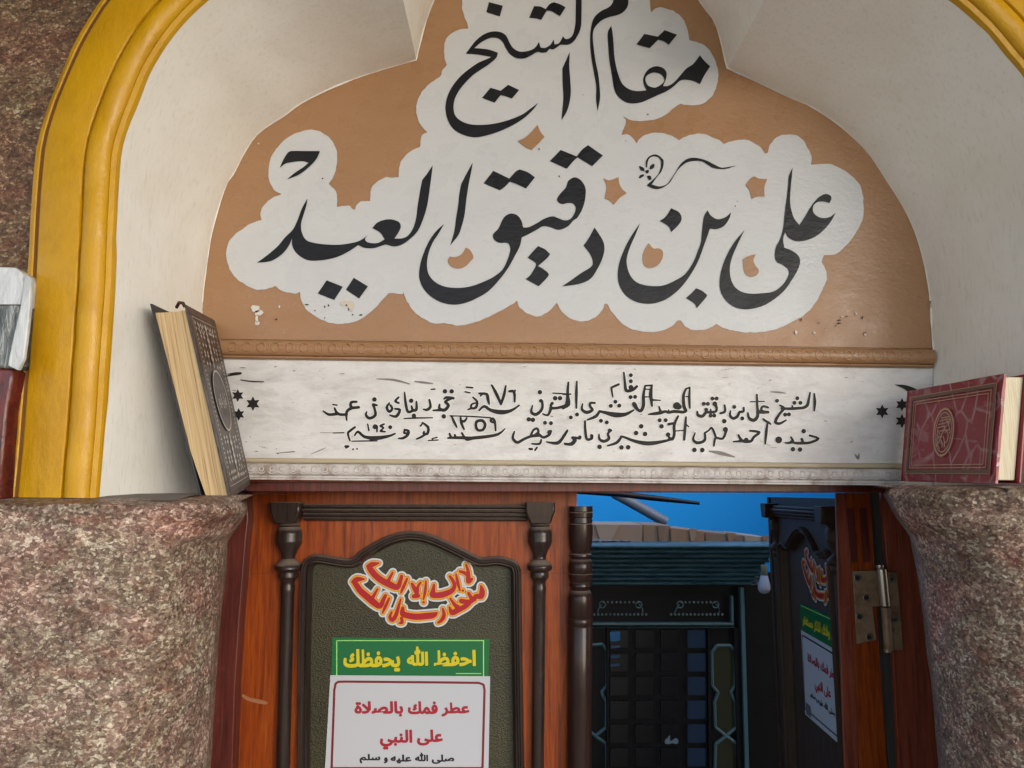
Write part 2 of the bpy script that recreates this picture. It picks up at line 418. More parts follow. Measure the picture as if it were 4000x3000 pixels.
c = m.mix(m.math('MULTIPLY', m.ramp(cell, [(.1, W3(1)), (.6, W3(0))]), .5), m.ramp(m.noise(6, 4), [(.3, lin(36,32,14)), (.7, lin(50,48,20))]), lin(72,68,38))
m.color(c); m.bump(cell, .5, .0012); MAT['vinyl'] = m.m
MAT['dust'] = M('grey_dust', lin(120,112,104), .9).m
MAT['gap'] = M('dark_gap', lin(24,24,24), .8).m
MAT['fillet'] = wood('grey_green_stop', lin(64,64,58), lin(84,84,78), lin(96,96,88), .5, .1, .3)
for nme, col, r in (('st_green', lin(10,98,52), .3), ('st_lime', lin(150,215,120), .35), ('st_yellow', lin(196,180,12), .35), ('st_white', lin(180,183,189), .3), ('st_crimson', lin(150,20,42), .4),
                 ('st_maroon', lin(110,20,32), .4), ('st_black', lin(18,18,20), .35), ('k_red', lin(160,6,26), .3), ('k_yellow', lin(214,150,30), .3), ('k_white', lin(190,194,198), .3), ('k_olive', lin(200,160,14), .3),
                 ('st_grey', lin(90,92,96), .4)):
    MAT[nme] = M(nme, col, r).m
m = M('brass_plate', lin(112,84,56), .5, metal=.3)
m.color(m.ramp(m.noise(30, 6, .7), [(.3, lin(98,76,58)), (.55, lin(146,120,92)), (.75, lin(136,126,114))])); m.bump(m.noise(90, 4), .3, .0006); MAT['brass'] = m.m
MAT['steel'] = M('worn_steel', lin(168,160,150), .28, metal=.85).m
m = M('page_edges', lin(206,176,120), .8); g = m.noise(26, 4, .6, m.slant(math.radians(13), (16, 3, .25)))
m.color(m.ramp(g, [(.3, lin(140,108,68)), (.46, lin(186,158,116)), (.7, lin(202,180,142))])); m.bump(g, .7, .0012); MAT['pages'] = m.m
m = M('cream_page_edges', lin(214,204,176), .8); g = m.noise(60, 4, .6, m.co((16, 3, .35)))
m.color(m.ramp(g, [(.3, lin(190,178,146)), (.5, lin(216,206,178)), (.7, lin(226,218,196))])); m.bump(g, .6, .001); MAT['pages_w'] = m.m
MAT['cloth_black'] = M('black_book_cloth', lin(42,42,46), .55).m
m = M('brown_tooled_cover', lin(66,56,52), .4); m.color(m.ramp(m.noise(60, 3), [(.35, lin(50,44,42)), (.65, lin(84,70,62))])); MAT['cover_brown'] = m.m
MAT['silver'] = M('silver_print', lin(196,190,184), .35, metal=.3).m
MAT['bronze'] = M('bronze_print', lin(104,82,70), .4, metal=.2).m
MAT['gold'] = M('gold_print', lin(178,140,116), .4, metal=.2).m
m = M('red_book_cloth', lin(112,20,36), .3); cr = m.voro(24, m.co((1, 1.3, .8)), 'DISTANCE_TO_EDGE', 'Distance')
vec = m.co((1, 1, 1))
lines = m.math('MULTIPLY', m.ramp(cr, [(0, W3(1)), (.045, W3(.3)), (.07, W3(0))]), m.ramp(m.noise(22, 3), [(.44, W3(0)), (.52, W3(1))]))
band = m.math('MULTIPLY', m.ramp(m.noise(9, 4, .6, m.co((1, 1, 2.5)), 1.0), [(.55, W3(0)), (.6, W3(1))]), .42)
tape = m.math('MAXIMUM', lines, band)
m.color(m.mix(m.math('MULTIPLY', tape, .55), m.ramp(m.noise(8, 3), [(.3, lin(122,26,40)), (.7, lin(142,36,50))]), lin(186,158,160)))
m.rough(m.math('MULTIPLY_ADD', tape, -.18, .36)); m.bump(tape, .5, .0012); m.bump(m.noise(30, 3), .4, .002); MAT['red_taped'] = m.m
MAT['red'] = M('red_spine_cloth', lin(128,24,34), .35).m
m = M('taped_dark_cover', lin(60,66,62), .2); z = m.noise(26, 5, .7, m.co((5, 1, .8)), .8)
m.color(m.ramp(z, [(.38, lin(44,50,46)), (.52, lin(86,90,86)), (.6, lin(160,164,164)), (.66, lin(70,76,74))])); m.bump(z, .8, .004); MAT['taped'] = m.m
m = M('taped_white_label', lin(196,200,200), .2); z = m.noise(24, 5, .7, m.co((4, 1, .8)), .6); m.color(m.ramp(z, [(.35, lin(176,180,182)), (.6, lin(206,210,212))])); m.bump(z, .7, .003); MAT['taped_white'] = m.m
m = M('taped_red_cover', lin(96,34,30), .25); z = m.noise(24, 5, .7, m.co((4, 1, .8)), .6); m.color(m.ramp(z, [(.35, lin(60,20,22)), (.65, lin(112,42,36))])); m.bump(z, .7, .003); MAT['taped_red'] = m.m
m = M('blue_wall_paint', lin(14,124,200), .6); m.color(m.ramp(m.noise(1.6, 4), [(.3, lin(0,158,246)), (.7, lin(4,168,252))])); m.bump(m.noise(60, 4), .2, .002); MAT['blue'] = m.m
m = M('cabinet_black', lin(12,14,18), .5, spec=.3); m.color(m.ramp(m.noise(12, 4), [(.3, lin(9,11,15)), (.7, lin(17,20,25))])); MAT['cab'] = m.m
m = M('cabinet_teal', lin(40,66,76), .4, spec=.5); m.color(m.ramp(m.noise(14, 5, .6, m.co((1, 1, 6))), [(.3, lin(50,88,106)), (.7, lin(86,132,150))])); m.bump(m.noise(60, 4), .3, .002); MAT['teal'] = m.m
MAT['trim'] = M('pale_teal_trim', lin(84,118,126), .4).m
MAT['bead_mat'] = M('pearl_bead', lin(120,136,136), .3).m
MAT['pane'] = M('dark_glass_pane', lin(20,24,27), .3, spec=.5).m; MAT['teal_pane'] = M('blue_glass_pane', lin(40,62,88), .3, spec=.5).m
for i, cc in enumerate((lin(190,164,140), lin(170,144,120), lin(178,142,112), lin(200,182,162), lin(158,134,112))):
    m = M('cardboard', cc, .8); m.color(m.mix(m.math('MULTIPLY', m.noise(8, 4), .5), cc, lin(130,104,84))); MAT['card%d' % i] = m.m
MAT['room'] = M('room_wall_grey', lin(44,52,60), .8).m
MAT['ground'] = M('dusty_paving', lin(150,138,122), .9).m
MAT['roof'] = M('porch_timber', lin(120,100,80), .8).m
m = M('bulb_glass', lin(190,200,220), .15); m.b.inputs['Subsurface Weight'].default_value = .3; MAT['bulb'] = m.m
MAT['tube'] = M('grey_tube', lin(110,124,140), .45).m
MAT['olive_line'] = M('olive_panel', lin(52,54,34), .4).m
MAT['halo'] = M('cut_edge_white', lin(222,220,216), .45).m

# ------------------------------------------------------------------ ground, porch, room shell (setting)
struct(box('ground', -14, 14, -16, 6, -.15, 0, MAT['ground']))
struct(box('porch_ceiling', -4.5, 4.5, -2.6, 1.06, 3.3, 3.45, MAT['roof']))

# ------------------------------------------------------------------ curves of the niche
YF, YB = 1.04, 1.30
backL = [(838,1940),(812,1700),(796,1400),(789,1200),(806,1049),(832,897),(882,731),(918,673),(955,600),(1012,521),(1120,448),(1175,407),(1302,343),(1446,289),(1626,236)]
backU = [(1626,236),(1647,147),(1668,76),(1697,0),(1760,-150),(1900,-320),(2230,-470),(2540,-330),(2670,-150),(2728,0),(2781,70),(2808,135),(2828,223),(2840,268)]
backR = [(2840,268),(3011,347),(3105,391),(3163,416),(3279,492),(3387,590),(3467,709),(3532,817),(3579,926),(3611,1042),(3626,1128),(3634,1200),(3638,1290),(3645,1400),(3648,1600),(3650,1900),(3650,1940)]
frontL = [(388,1945),(408,1696),(421,1497),(434,1298),(446,1120),(455,900),(463,723),(474,600),(499,506),(528,427),(593,275),(687,130),(817,0),(980,-105),(1230,-165),(1531,-187)]
frontU = [(1531,-187),(1570,-360),(1660,-560),(1850,-830),(2230,-1010),(2640,-830),(2900,-560),(3030,-360),(3062,-143)]
frontR = [(3062,-143),(3320,-125),(3540,-85),(3709,0),(3785,58),(3857,130),(3930,217),(4000,304),(4060,430),(4108,600),(4125,723),(4135,900),(4145,1120),(4158,1298),(4170,1497),(4186,1696),(4205,1945)]
def seg3(a, b, c, ns):
    out = []
    for s, n in zip((a, b, c), ns):
        r = resample(smoothpoly(s, 6, False), n); out += r if not out else r[1:]
    return out
NS = (60, 50, 60)
CB = seg3(backL, backU, backR, NS); CF = seg3(frontL, frontU, frontR, NS)
WB = [P(x, y, YB) for x, y in CB]; WF = [P(x, y, YF) for x, y in CF]
n = len(WB); R = 6; V = []; F = []
for j in range(R+1):
    t = j/R
    for a, b in zip(WF, WB):
        p = [a[k]+(b[k]-a[k])*t for k in range(3)]
        p[1] += .0
        wob = .0016*noise.noise(Vector(p)*9)
        V.append((p[0]+wob, p[1], p[2]+wob))
for j in range(R):
    for i in range(n-1): a = j*n+i; F.append((a, a+n, a+n+1, a+1))
rev = mesh('arch_reveal', V, F, MAT['cream'], smooth=True, angle=35, origin=(.1, 1.17, 1.62))
tag(rev, 'cream plastered deep inner side of the trefoil arch around the lettered panel', 'arch reveal')

# ochre moulding swept round the front edge
def offset_path(pts, d):
    out = []; N = len(pts)
    for i, p in enumerate(pts):
        a = Vector(pts[max(i-1, 0)]); b = Vector(p); c = Vector(pts[min(i+1, N-1)])
        d1 = (b-a).normalized() if i > 0 else (c-b).normalized(); d2 = (c-b).normalized() if i < N-1 else d1
        n1 = Vector((-d1.y, d1.x)); n2 = Vector((-d2.y, d2.x)); nn = (n1+n2); nn.normalize()
        k = 1/max(.45, nn.dot(n1)); out.append((b.x+nn.x*d*k, b.y+nn.y*d*k))
    return out
front2 = [(p[0], p[2]) for p in WF]
def sweep(name, prof, path, mat, parent, wob=0, smooth=True, base=None):
    """prof: list of (offset outwards, y)"""
    V = []; F = []; L = len(path)
    for (o, y) in prof:
        for i, (x, z) in enumerate(offset_path(path, o)):
            w = wob*noise.noise(Vector((x*22, y*60, z*22)))
            V.append((x, y+w, z))
    for j in range(len(prof)-1):
        for i in range(L-1):
            a = j*L+i; F.append((a, a+1, a+L+1, a+L))
    return mesh(name, V, F, mat, parent, smooth=smooth, angle=40)
arch = empty('arch_moulding', 'broad ochre yellow painted moulding running round the front of the arch', 'arch moulding', (.1, 1.0, 1.6))
k = YF/FPX
inner = [(0, YF+.004), (0, YF-.004), (.0015, YF-.007), (.008, YF-.009), (.0088, YF-.006)]
tor = [(.0088, YF-.006)] + [(.0088+.034*(1-math.cos(a))/2, YF-.008-.012*math.sin(a)) for a in [PI*q/8 for q in range(9)]] + [(.0430, YF-.005)]
flat_ = [(.0445, YF-.005), (.0450, YF-.012), (.0465, YF-.0135), (.099, YF-.0135), (.101, YF-.012)]
grv = [(.101, YF-.012), (.1025, YF-.006), (.1065, YF-.0055), (.1080, YF-.009)]
out_ = [(.1080, YF-.009), (.1095, YF-.0105), (.116, YF-.008), (.119, YF-.002), (.1205, YF+.03)]
sweep('inner_fillet', inner, front2, MAT['ochre'], arch, .0008)
sweep('round_moulding', tor, front2, MAT['ochre'], arch, .0018)
sweep('thin_groove', [(.0430, YF-.005), (.0438, YF-.0035), (.0445, YF-.005)], front2, MAT['groove'], arch, .0006)
sweep('flat_band', flat_, front2, MAT['ochre'], arch, .0010)
sweep('outer_groove', grv, front2, MAT['groove'], arch, .0010)
sweep('outer_bead', out_, front2, MAT['ochre'], arch, .0016)

# upper granite wall with the arch cut out
hole = offset_path(front2, .112)
zb = P(0, 1960, 1.06)[2]
HX = [(hole[0][0], zb-.05)] + hole + [(hole[-1][0], zb-.05)]
outer = [(-3, zb-.05)] + [HX[0]] + hole + [HX[-1]] + [(3, zb-.05), (3, 3.3), (-3, 3.3)]
flatp, tris = tess([outer])
wall = mesh('wall', [(x, 1.058, z) for x, z in flatp], [t[::-1] if False else t for t in tris], MAT['granite_warm'], origin=(0, 1.06, 1.6))
tag(wall, 'brown speckled rough granite wall behind and outside the yellow arch', 'wall')

# ------------------------------------------------------------------ granite piers
def pier(name, side, edge, zt_front, zt_back, label):
    """edge: list of (px,py,Y) down the doorway side"""
    E3 = [P(x, y, Y) for x, y, Y in edge]; 
    EB = [P(x, y, 1.38) for x, y, Y in edge]
    def at(z, arr, kk):
        if z >= arr[0][2]: return arr[0][kk]
        for a, b in zip(arr, arr[1:]):
            if b[2] <= z <= a[2]: t = (a[2]-z)/(a[2]-b[2]+1e-9); return a[kk]+(b[kk]-a[kk])*t
        return arr[-1][kk]
    YFR = .96; zs = []; zb0 = .02
    r = .015; z0 = zt_front
    rows = []
    nz = 230
    zlow = 1.08
    for j in range(14): rows.append((zb0+(zlow-zb0)*j/14, 0))
    for j in range(nz+1): rows.append((zlow+(z0-r-zlow)*j/nz, 0))
    for j in range(1, 9):
        a = PI/2*j/8; rows.append((z0-r+r*math.sin(a), r*(1-math.cos(a))))
    V = []; F = []; NU = 0
    for (z, ins) in rows:
        xe = at(z, E3, 0); ye = at(z, E3, 1); xb = at(z, EB, 0)*.985
        x_far = side*2.6; xc = side*(.54 if side < 0 else .71)
        path = [(x_far+(xc-x_far)*t, YFR) for t in [i/6 for i in range(4)]]
        x4 = x_far+(xc-x_far)*.5
        path += [(x4+(xc-x4)*i/70, YFR) for i in range(1, 71)]
        N = 70
        for i in range(1, N+1):
            a = PI/2*i/N; e = 2/3.0
            path.append((xc+(xe-xc)*math.sin(a)**e, ye-(ye-YFR)*math.cos(a)**e))
        for i in range(1, 13): path.append((xe+(xb-xe)*i/12, ye+(1.38-ye)*i/12))
        NU = len(path)
        for (x, y) in path:
            q = Vector((x*1.0, y, z))
            w = .010*noise.fractal(q*11, 1.0, 2.0, 4)+.0030*noise.noise(q*60)+.0016*noise.noise(q*150)
            y2 = y - w*(1 if y < 1.3 else .3)
            V.append((x+side*ins*(1 if y > YFR+.01 else 0), max(y2+ins, .9), z+(.003*noise.noise(q*25) if ins else 0)))
    nr = len(rows)
    for (x, y, z) in V[(nr-1)*NU:nr*NU]:
        V.append((x, max(1.0, y+.03), z0+(zt_back-z0)*.4+.0015*noise.noise(Vector((x*40, 0, 1)))))
    for (x, y, z) in V[(nr-1)*NU:nr*NU]: V.append((x, max(y+.06, 1.10), zt_back))
    for (x, y, z) in V[(nr-1)*NU:nr*NU]: V.append((x, max(y, 1.379), zt_back))
    for j in range(nr+2):
        for i in range(NU-1):
            a = j*NU+i; f = (a, a+1, a+NU+1, a+NU); F.append(f if side < 0 else f[::-1])
    o = mesh(name, V, F, MAT['granite'], smooth=True, origin=(side*1.2, 1.1, 0)); tag(o, label, 'stone pier'); return o
edgeL = [(953,1960,1.08),(950,1999,1.09),(928,2039,1.12),(895,2082,1.115),(872,2112,1.125),(868,2231,1.13),(852,2364,1.13),(839,2497,1.13),(825,2696,1.13),(806,3000,1.13),(786,3300,1.13),(700,5200,1.13)]
edgeR = [(3471,1905,1.12),(3475,1935,1.12),(3522,2020,1.115),(3579,2095,1.12),(3595,2171,1.125),(3614,2298,1.13),(3636,2469,1.13),(3655,2614,1.13),(3674,2804,1.13),(3690,3000,1.13),(3712,3300,1.13),(3800,5200,1.13)]
ZL = P(500, 1963, .98)[2]; ZLB = P(500, 1934, 1.06)[2]
ZR = P(3700, 1905, .98)[2]; ZRB = P(3700, 1893, 1.06)[2]
pier('stone_pier', -1, edgeL, ZL, ZLB, 'rough pinkish granite pier left of the doorway under the black book')
pier('stone_pier', 1, edgeR, ZR, ZRB, 'rough pinkish granite pier right of the doorway under the red book')
# dusty shelf on top of the left pier
V = []; F = []
for i in range(60):
    x = -1.2+(i/59)*(.765)
    for j in range(6):
        y = 1.0+j*.056; V.append((x, y, ZL+.0018+(ZLB-ZL)*min(1, j/1.5)+.0012*noise.noise(Vector((x*30, y*30, 0)))))
for i in range(59):
    for j in range(5): a = i*6+j; F.append((a, a+6, a+7, a+1))
o = mesh('dust_layer', V, F, MAT['dust'], smooth=True, origin=(-.8, 1.1, ZL)); o['kind'] = 'stuff'; o['label'] = 'grey dust lying on the ledge of the left pier'

# ------------------------------------------------------------------ tympanum
tym = empty('tympanum_panel', 'tan painted arch panel with large black calligraphy in a white cloud', 'painted panel', P(2230, 1300, YB))
orange_poly = [p for p in CB if p[1] < 1320]
orange_poly = [(870,1330)] + [(800,1330)] + orange_poly + [(3640,1366)]
flatp, tris = tess([orange_poly])
pslab('painted_board', orange_poly, YB, YB+.03, MAT['tan'], tym)
A = lambda p: rebase(p, 1600, 0, .5877); B = lambda p: rebase(p, 850, 450, .5877); C = lambda p: rebase(p, 1600, 450, .5425); D = lambda p: rebase(p, 2300, 500, .5877)
cloud = A([(352,-400,1),(352,-10),(352,60),(370,120),(390,188,1),(310,205),(250,250),(230,310),(232,380),(248,432,1),(215,470),(200,510),(130,560),(70,630),(45,720),(55,790),(80,840),(118,877,1)])
cloud += B([(1355,140),(1348,210,1),(1280,240),(1225,300),(1205,360),(1205,410,1),(1190,415),(1110,415),(1050,450),(1020,500),(1015,572,1),(960,572),(930,590),(915,628,1),(890,620),(865,600),(790,610,1),(795,550),(780,500),(740,455,1),(775,400),(793,320),(790,240),(760,170),(700,120),(630,98),(550,108),(470,145),(400,210),(355,280),(337,370),(345,440),(375,495),(425,525,1),(350,560),(300,610),(285,660),(292,698,1),(220,720),(120,790,1),(75,840),(57,920),(75,1010),(120,1080),(190,1130),(270,1160),(350,1150),(385,1135,1),(430,1170),(520,1188,1),(545,1172,1),(560,1240),(600,1300),(690,1360),(770,1385),(870,1383),(960,1350),(1040,1290),(1100,1220),(1140,1182,1),(1225,1188),(1235,1172,1),(1260,1240),(1320,1320),(1400,1370),(1440,1385),(1520,1383),(1600,1400),(1700,1380),(1800,1340),(1900,1290),(1960,1255)])
cloud += C([(773,1333,1),(800,1390),(850,1430),(920,1448),(990,1420),(1060,1352,1),(1100,1420),(1160,1465),(1240,1482),(1320,1465),(1380,1410),(1408,1357,1),(1425,1357,1)])
cloud += D([(150,1220),(220,1300),(310,1345),(430,1355),(530,1330),(590,1280,1),(610,1278,1),(650,1325),(710,1343),(790,1335),(850,1305,1),(900,1330),(1000,1355),(1120,1358),(1250,1335),(1350,1290),(1440,1235),(1500,1170),(1550,1080),(1582,1000),(1578,950),(1548,893,1),(1562,845,1),(1640,840),(1710,780),(1780,690),(1820,600),(1825,530),(1818,420),(1780,350),(1700,285),(1620,245),(1580,238),(1475,245,1),(1478,190),(1450,120),(1400,60),(1330,43),(1260,55),(1205,110),(1190,160),(1172,170,1),(1140,130),(1070,85),(1000,78),(940,90),(900,107,1),(850,75),(760,40),(690,42),(640,60),(597,82,1),(550,50),(470,32),(390,40),(335,75),(318,103,1),(300,75),(260,45),(218,43,1)])
cloud += A([(1437,810),(1420,773,1),(1470,798),(1540,805),(1620,797),(1700,765),(1765,710),(1803,688,1),(1860,700),(1940,690),(2000,650),(2035,590),(2052,510),(2040,430),(2005,350),(1950,295),(1880,272),(1858,268,1),(1850,210),(1825,140),(1780,90),(1720,60),(1650,52),(1605,80,1),(1600,20),(1600,-400,1)])
def jitter(pts, a):
    return [(x+a*noise.noise(Vector((x*.05, y*.05, 1))), y+a*noise.noise(Vector((x*.05, y*.05, 9)))) for x, y in pts]
sheet('white_cloud', [jitter(smoothpoly(cloud, 5), 3)], PX(YB-.0010), MAT['white_gloss'], tym)
for pl in (A([(850,830,1),(870,875),(897,910,1),(850,960),(810,998,1),(765,975),(718,937,1),(765,915),(805,880)]),
           C([(288,1018,1),(330,1020),(375,1000),(405,952,1),(435,970),(460,1020),(440,1050),(400,1090),(350,1105),(300,1090),(275,1050)]),
           C([(1397,455),(1440,468),(1505,445,1),(1510,490),(1530,530),(1565,562,1),(1520,590),(1470,645,1),(1440,615),(1403,600,1),(1418,530),(1412,490)]),
           D([(1100,322),(1130,335),(1187,340,1),(1168,390),(1168,455,1),(1120,455),(1082,473,1),(1070,420),(1042,378,1),(1070,340)]),
           D([(398,765,1),(430,800),(465,800),(492,820),(488,870),(455,915),(400,932),(365,910),(357,860),(370,810)]),
           D([(1112,838,1),(1095,875),(1105,910),(1130,945),(1115,980),(1070,990),(1035,960),(1025,900),(1027,870),(1070,848)])):
    sheet('tan_fleck', [smoothpoly(pl, 5)], PX(YB-.0020), MAT['tan'], tym)
letters = [
 A([(527,14,1),(620,38,1),(600,108,1),(510,80,1)]),
 A([(828,40,1),(870,44),(905,60,1),(930,28),(958,14,1),(1000,28),(1037,48,1),(1000,107,1),(945,75),(912,70,1),(875,132,1),(840,122),(795,118,1)]),
 A([(1108,-300,1),(1145,-300,1),(1143,80),(1138,180),(1115,240),(1085,280),(1050,297),(1005,297),(985,310),(955,328),(930,325),(912,345),(880,350),(850,345),(800,372),(760,388),(710,385),(670,362),(640,320),(620,280),(590,255),(545,250),(510,262),(470,285),(430,320,1),(470,322),(530,330),(587,350,1),(575,385),(530,425),(470,465),(420,500),(370,550),(330,600),(300,660),(292,720),(305,770),(345,805),(400,825),(470,830),(560,822),(650,800),(740,765),(800,725),(855,683,1),(820,730),(760,785),(680,835),(590,875),(510,900),(430,912),(350,893),(290,855),(255,800),(240,740),(240,690),(255,630),(290,565),(340,505),(400,455),(460,415),(520,390),(545,378,1),(500,370),(440,360),(374,357,1),(400,320),(440,270),(490,230),(545,210),(600,212),(640,235),(665,285),(690,320),(730,342),(780,340),(830,320),(860,278,1),(870,315,1),(900,318),(935,298),(958,262,1),(964,295,1),(995,285),(1020,240,1),(1035,258),(1060,255),(1085,230),(1100,170),(1104,90)]),
 A([(538,583,1),(605,603,1),(655,563,1),(728,598,1),(680,655,1),(640,640),(605,632,1),(565,682,1),(482,650,1)]),
 A([(1064,345,1),(1062,450),(1072,600),(1063,680),(1045,740),(1010,800,1),(1015,740),(1022,650),(1018,560),(1016,455,1),(1040,400)]),
 A([(1355,-250,1),(1455,-250,1),(1455,-20),(1450,40),(1420,80),(1380,100),(1320,115),(1270,140),(1230,185),(1218,230),(1222,300),(1235,400),(1255,500),(1265,600),(1265,660),(1250,738,1),(1240,660),(1240,570),(1225,480),(1208,380),(1200,280),(1205,190),(1225,120),(1270,75),(1320,50),(1345,25),(1355,-20)]),
 A([(1560,225,1),(1650,243,1),(1695,200,1),(1778,230,1),(1722,298,1),(1690,275),(1652,264,1),(1595,320,1),(1508,295,1)]),
 B([(480,240),(530,237),(600,238),(668,238),(678,247),(650,300),(600,350),(540,395),(460,427,1),(510,385),(570,345),(605,315,1),(560,305),(490,312),(450,322),(413,350,1),(430,310),(455,265)]),
 B([(1430,332,1),(1422,400),(1410,490),(1395,590),(1370,680),(1330,770),(1270,830),(1220,862),(1170,872),(1120,860),(1090,868),(1040,883),(980,882),(935,863,1),(880,900),(800,940),(720,960),(620,966),(560,945),(515,905),(495,860),(495,820,1),(465,880),(420,930),(350,970),(262,980,1),(330,930),(400,870),(450,810),(500,760),(530,700),(560,620),(598,553,1),(590,600),(572,660),(555,720),(560,780),(590,830),(650,850),(740,860),(820,860),(910,845),(960,825),(997,797,1),(980,822),(1000,845),(1060,850),(1110,825,1),(1080,780),(1029,750,1),(1060,715),(1110,695),(1160,693),(1205,710),(1218,740),(1205,775),(1175,820,1),(1225,818),(1265,800),(1300,750),(1320,680),(1330,600),(1345,510),(1360,430,1),(1395,385)]),
 B([(725,1097,1),(832,1140,1),(775,1228,1),(665,1185,1)]), B([(905,1080,1),(1000,1138,1),(940,1218,1),(853,1160,1)]),
 C([(455,340,1),(445,400),(425,500),(410,600),(395,720),(375,800),(350,865),(292,938,1),(310,880),(325,820),(335,740),(350,650),(358,570),(372,495,1),(410,420)]),
 C([(603,400,1),(718,456,1),(765,405),(793,390,1),(850,410),(903,447,1),(838,528,1),(780,500),(722,478,1),(680,520),(650,540,1),(533,490,1)]),
 C([(1088,250,1),(1203,296,1),(1245,245),(1285,215,1),(1392,290,1),(1315,367,1),(1210,304,1),(1180,330),(1133,385,1),(1010,330,1)]),
 C([(1190,447),(1235,470),(1265,520),(1267,580),(1250,660),(1210,735),(1180,757),(1140,800),(1075,825),(1010,805),(960,800),(920,822),(860,855),(808,880,1),(795,940),(760,1010),(710,1100),(650,1180),(570,1265),(480,1320),(390,1355),(300,1363),(210,1340),(130,1285),(85,1220),(68,1150),(80,1060),(110,970),(150,890),(200,825),(250,782,1),(210,850),(165,920),(135,1000),(125,1080),(140,1150),(190,1205),(260,1235),(350,1243),(440,1232),(530,1200),(610,1160),(670,1110),(705,1040),(725,970),(712,925),(690,918),(640,917),(605,890),(603,855),(640,815),(665,760),(690,725),(730,708),(775,720),(805,760),(818,808,1),(860,805),(920,775),(970,745),(1030,728),(1080,745),(1120,757),(1160,745),(1190,700),(1195,660),(1175,635),(1140,632),(1100,640),(1070,625),(1063,600),(1085,565),(1125,520),(1145,470)]),
 C([(925,942,1),(975,965),(1012,1000,1),(990,1030),(924,1086,1),(960,1105),(1000,1140),(990,1170),(930,1232,1),(835,1180,1),(870,1150),(908,1088,1),(905,1062),(850,1025,1),(885,985)]),
 C([(1332,808,1),(1360,850),(1395,910),(1403,970),(1385,1040),(1345,1120),(1300,1180),(1220,1215),(1098,1232,1),(1160,1190),(1230,1140),(1308,1090),(1318,1050),(1300,1000),(1252,938,1),(1290,885)]),
 D([(985,248,1),(930,258),(880,262),(830,240),(780,215),(710,198),(655,205),(610,240),(575,295),(545,340),(515,375),(470,388),(418,375,1),(450,330),(485,285),(498,230),(490,205),(460,180),(430,177),(400,190),(380,220),(380,262,1),(388,262,1),(392,225),(405,200),(430,188),(462,195),(480,225),(475,275),(450,320),(385,380,1),(420,400),(460,405),(500,392),(540,360),(565,320),(600,270),(650,230),(710,218),(760,225),(820,262),(870,272),(920,270)]),
 D([(335,253),(365,265),(370,285),(345,280)]), D([(435,238),(432,265),(405,275),(410,250)]), D([(375,285),(395,278),(400,292),(385,302)]), D([(362,308),(368,315),(345,333),(333,332),(340,315)]), D([(388,320),(410,318),(417,340),(400,345)]),
 D([(548,533,1),(600,560),(617,600),(600,640),(548,692,1),(535,660),(512,640),(472,617,1),(510,590)]),
 D([(945,560,1),(935,600),(900,650),(850,672),(805,668,1),(795,700),(770,770),(745,840),(720,900),(680,970),(630,1040),(570,1100),(500,1145),(420,1167),(330,1160),(260,1125),(215,1070),(193,1000),(200,910),(230,820),(275,730),(342,630,1),(310,710),(275,790),(252,870),(260,940),(290,1000),(340,1035),(420,1050),(500,1045),(580,1010),(640,970),(690,900),(720,830),(745,760),(752,690),(765,590),(790,547,1),(810,580),(850,605),(890,600),(920,585)]),
 D([(713,1065,1),(750,1080),(785,1107,1),(780,1125),(718,1198,1),(700,1165),(645,1130,1),(680,1100)]),
 D([(1355,263,1),(1350,320),(1342,400),(1338,480),(1345,540),(1365,600),(1400,645,1),(1430,600),(1465,540),(1500,490),(1535,455),(1575,438),(1605,448),(1613,470),(1600,498,1),(1560,488),(1520,492),(1495,515),(1490,550),(1510,580),(1550,598),(1600,592),(1642,562,1),(1610,620),(1560,680),(1500,725),(1430,750),(1370,750),(1325,725),(1305,690,1),(1292,740),(1300,795,1),(1350,815),(1390,845),(1405,885),(1390,940),(1350,1010),(1300,1080),(1230,1140),(1150,1185),(1050,1205),(970,1190),(910,1145),(875,1080),(870,1010),(885,930),(920,840),(970,755),(1035,680,1),(1000,750),(960,840),(940,910),(940,980),(960,1040),(1000,1080),(1065,1100),(1150,1098),(1230,1085),(1290,1040),(1325,985),(1328,945),(1290,910),(1250,890),(1237,850),(1245,790),(1270,740),(1292,665),(1302,570),(1315,470),(1325,380),(1330,320)]),
]
for pl in letters: sheet('letter', [smoothpoly(pl, 5)], PX(YB-.0021), MAT['ink'], tym)
maqa = A([(1340,170,1),(1348,210),(1355,280),(1362,380),(1380,470),(1410,550),(1455,590),(1510,605),(1575,600,1),(1560,570),(1553,530),(1565,490),(1595,455),(1640,440),(1685,452),(1707,480),(1705,520),(1685,572,1),(1720,570),(1760,545),(1800,500),(1840,455),(1885,425),(1930,367,1),(1960,405),(1998,440,1),(1960,500),(1930,560,1),(1890,540),(1840,530),(1800,535),(1760,570),(1710,605),(1650,632),(1600,655),(1540,680),(1480,687),(1430,675),(1385,640),(1360,590),(1345,500),(1328,400),(1320,300),(1318,215)])
mh = A([(1567,530),(1580,500),(1620,482),(1665,490),(1692,520),(1685,550),(1650,575),(1625,582),(1585,568)])
sheet('letter', [smoothpoly(maqa, 5), smoothpoly(mh, 4)], PX(YB-.0021), MAT['ink'], tym)
# lumpy cream paint rim where the reveal meets the panel
rim = [Vector(P(x, y, YB)) for x, y in CB if y < 1430]
tube('paint_rim', [p+Vector((0, -.0012, 0)) for p in rim], [max(.0003, .0006+.0022*max(0, noise.noise(p*22))+.0007*noise.noise(p*80)) for p in rim], MAT['cream'], tym, 6)
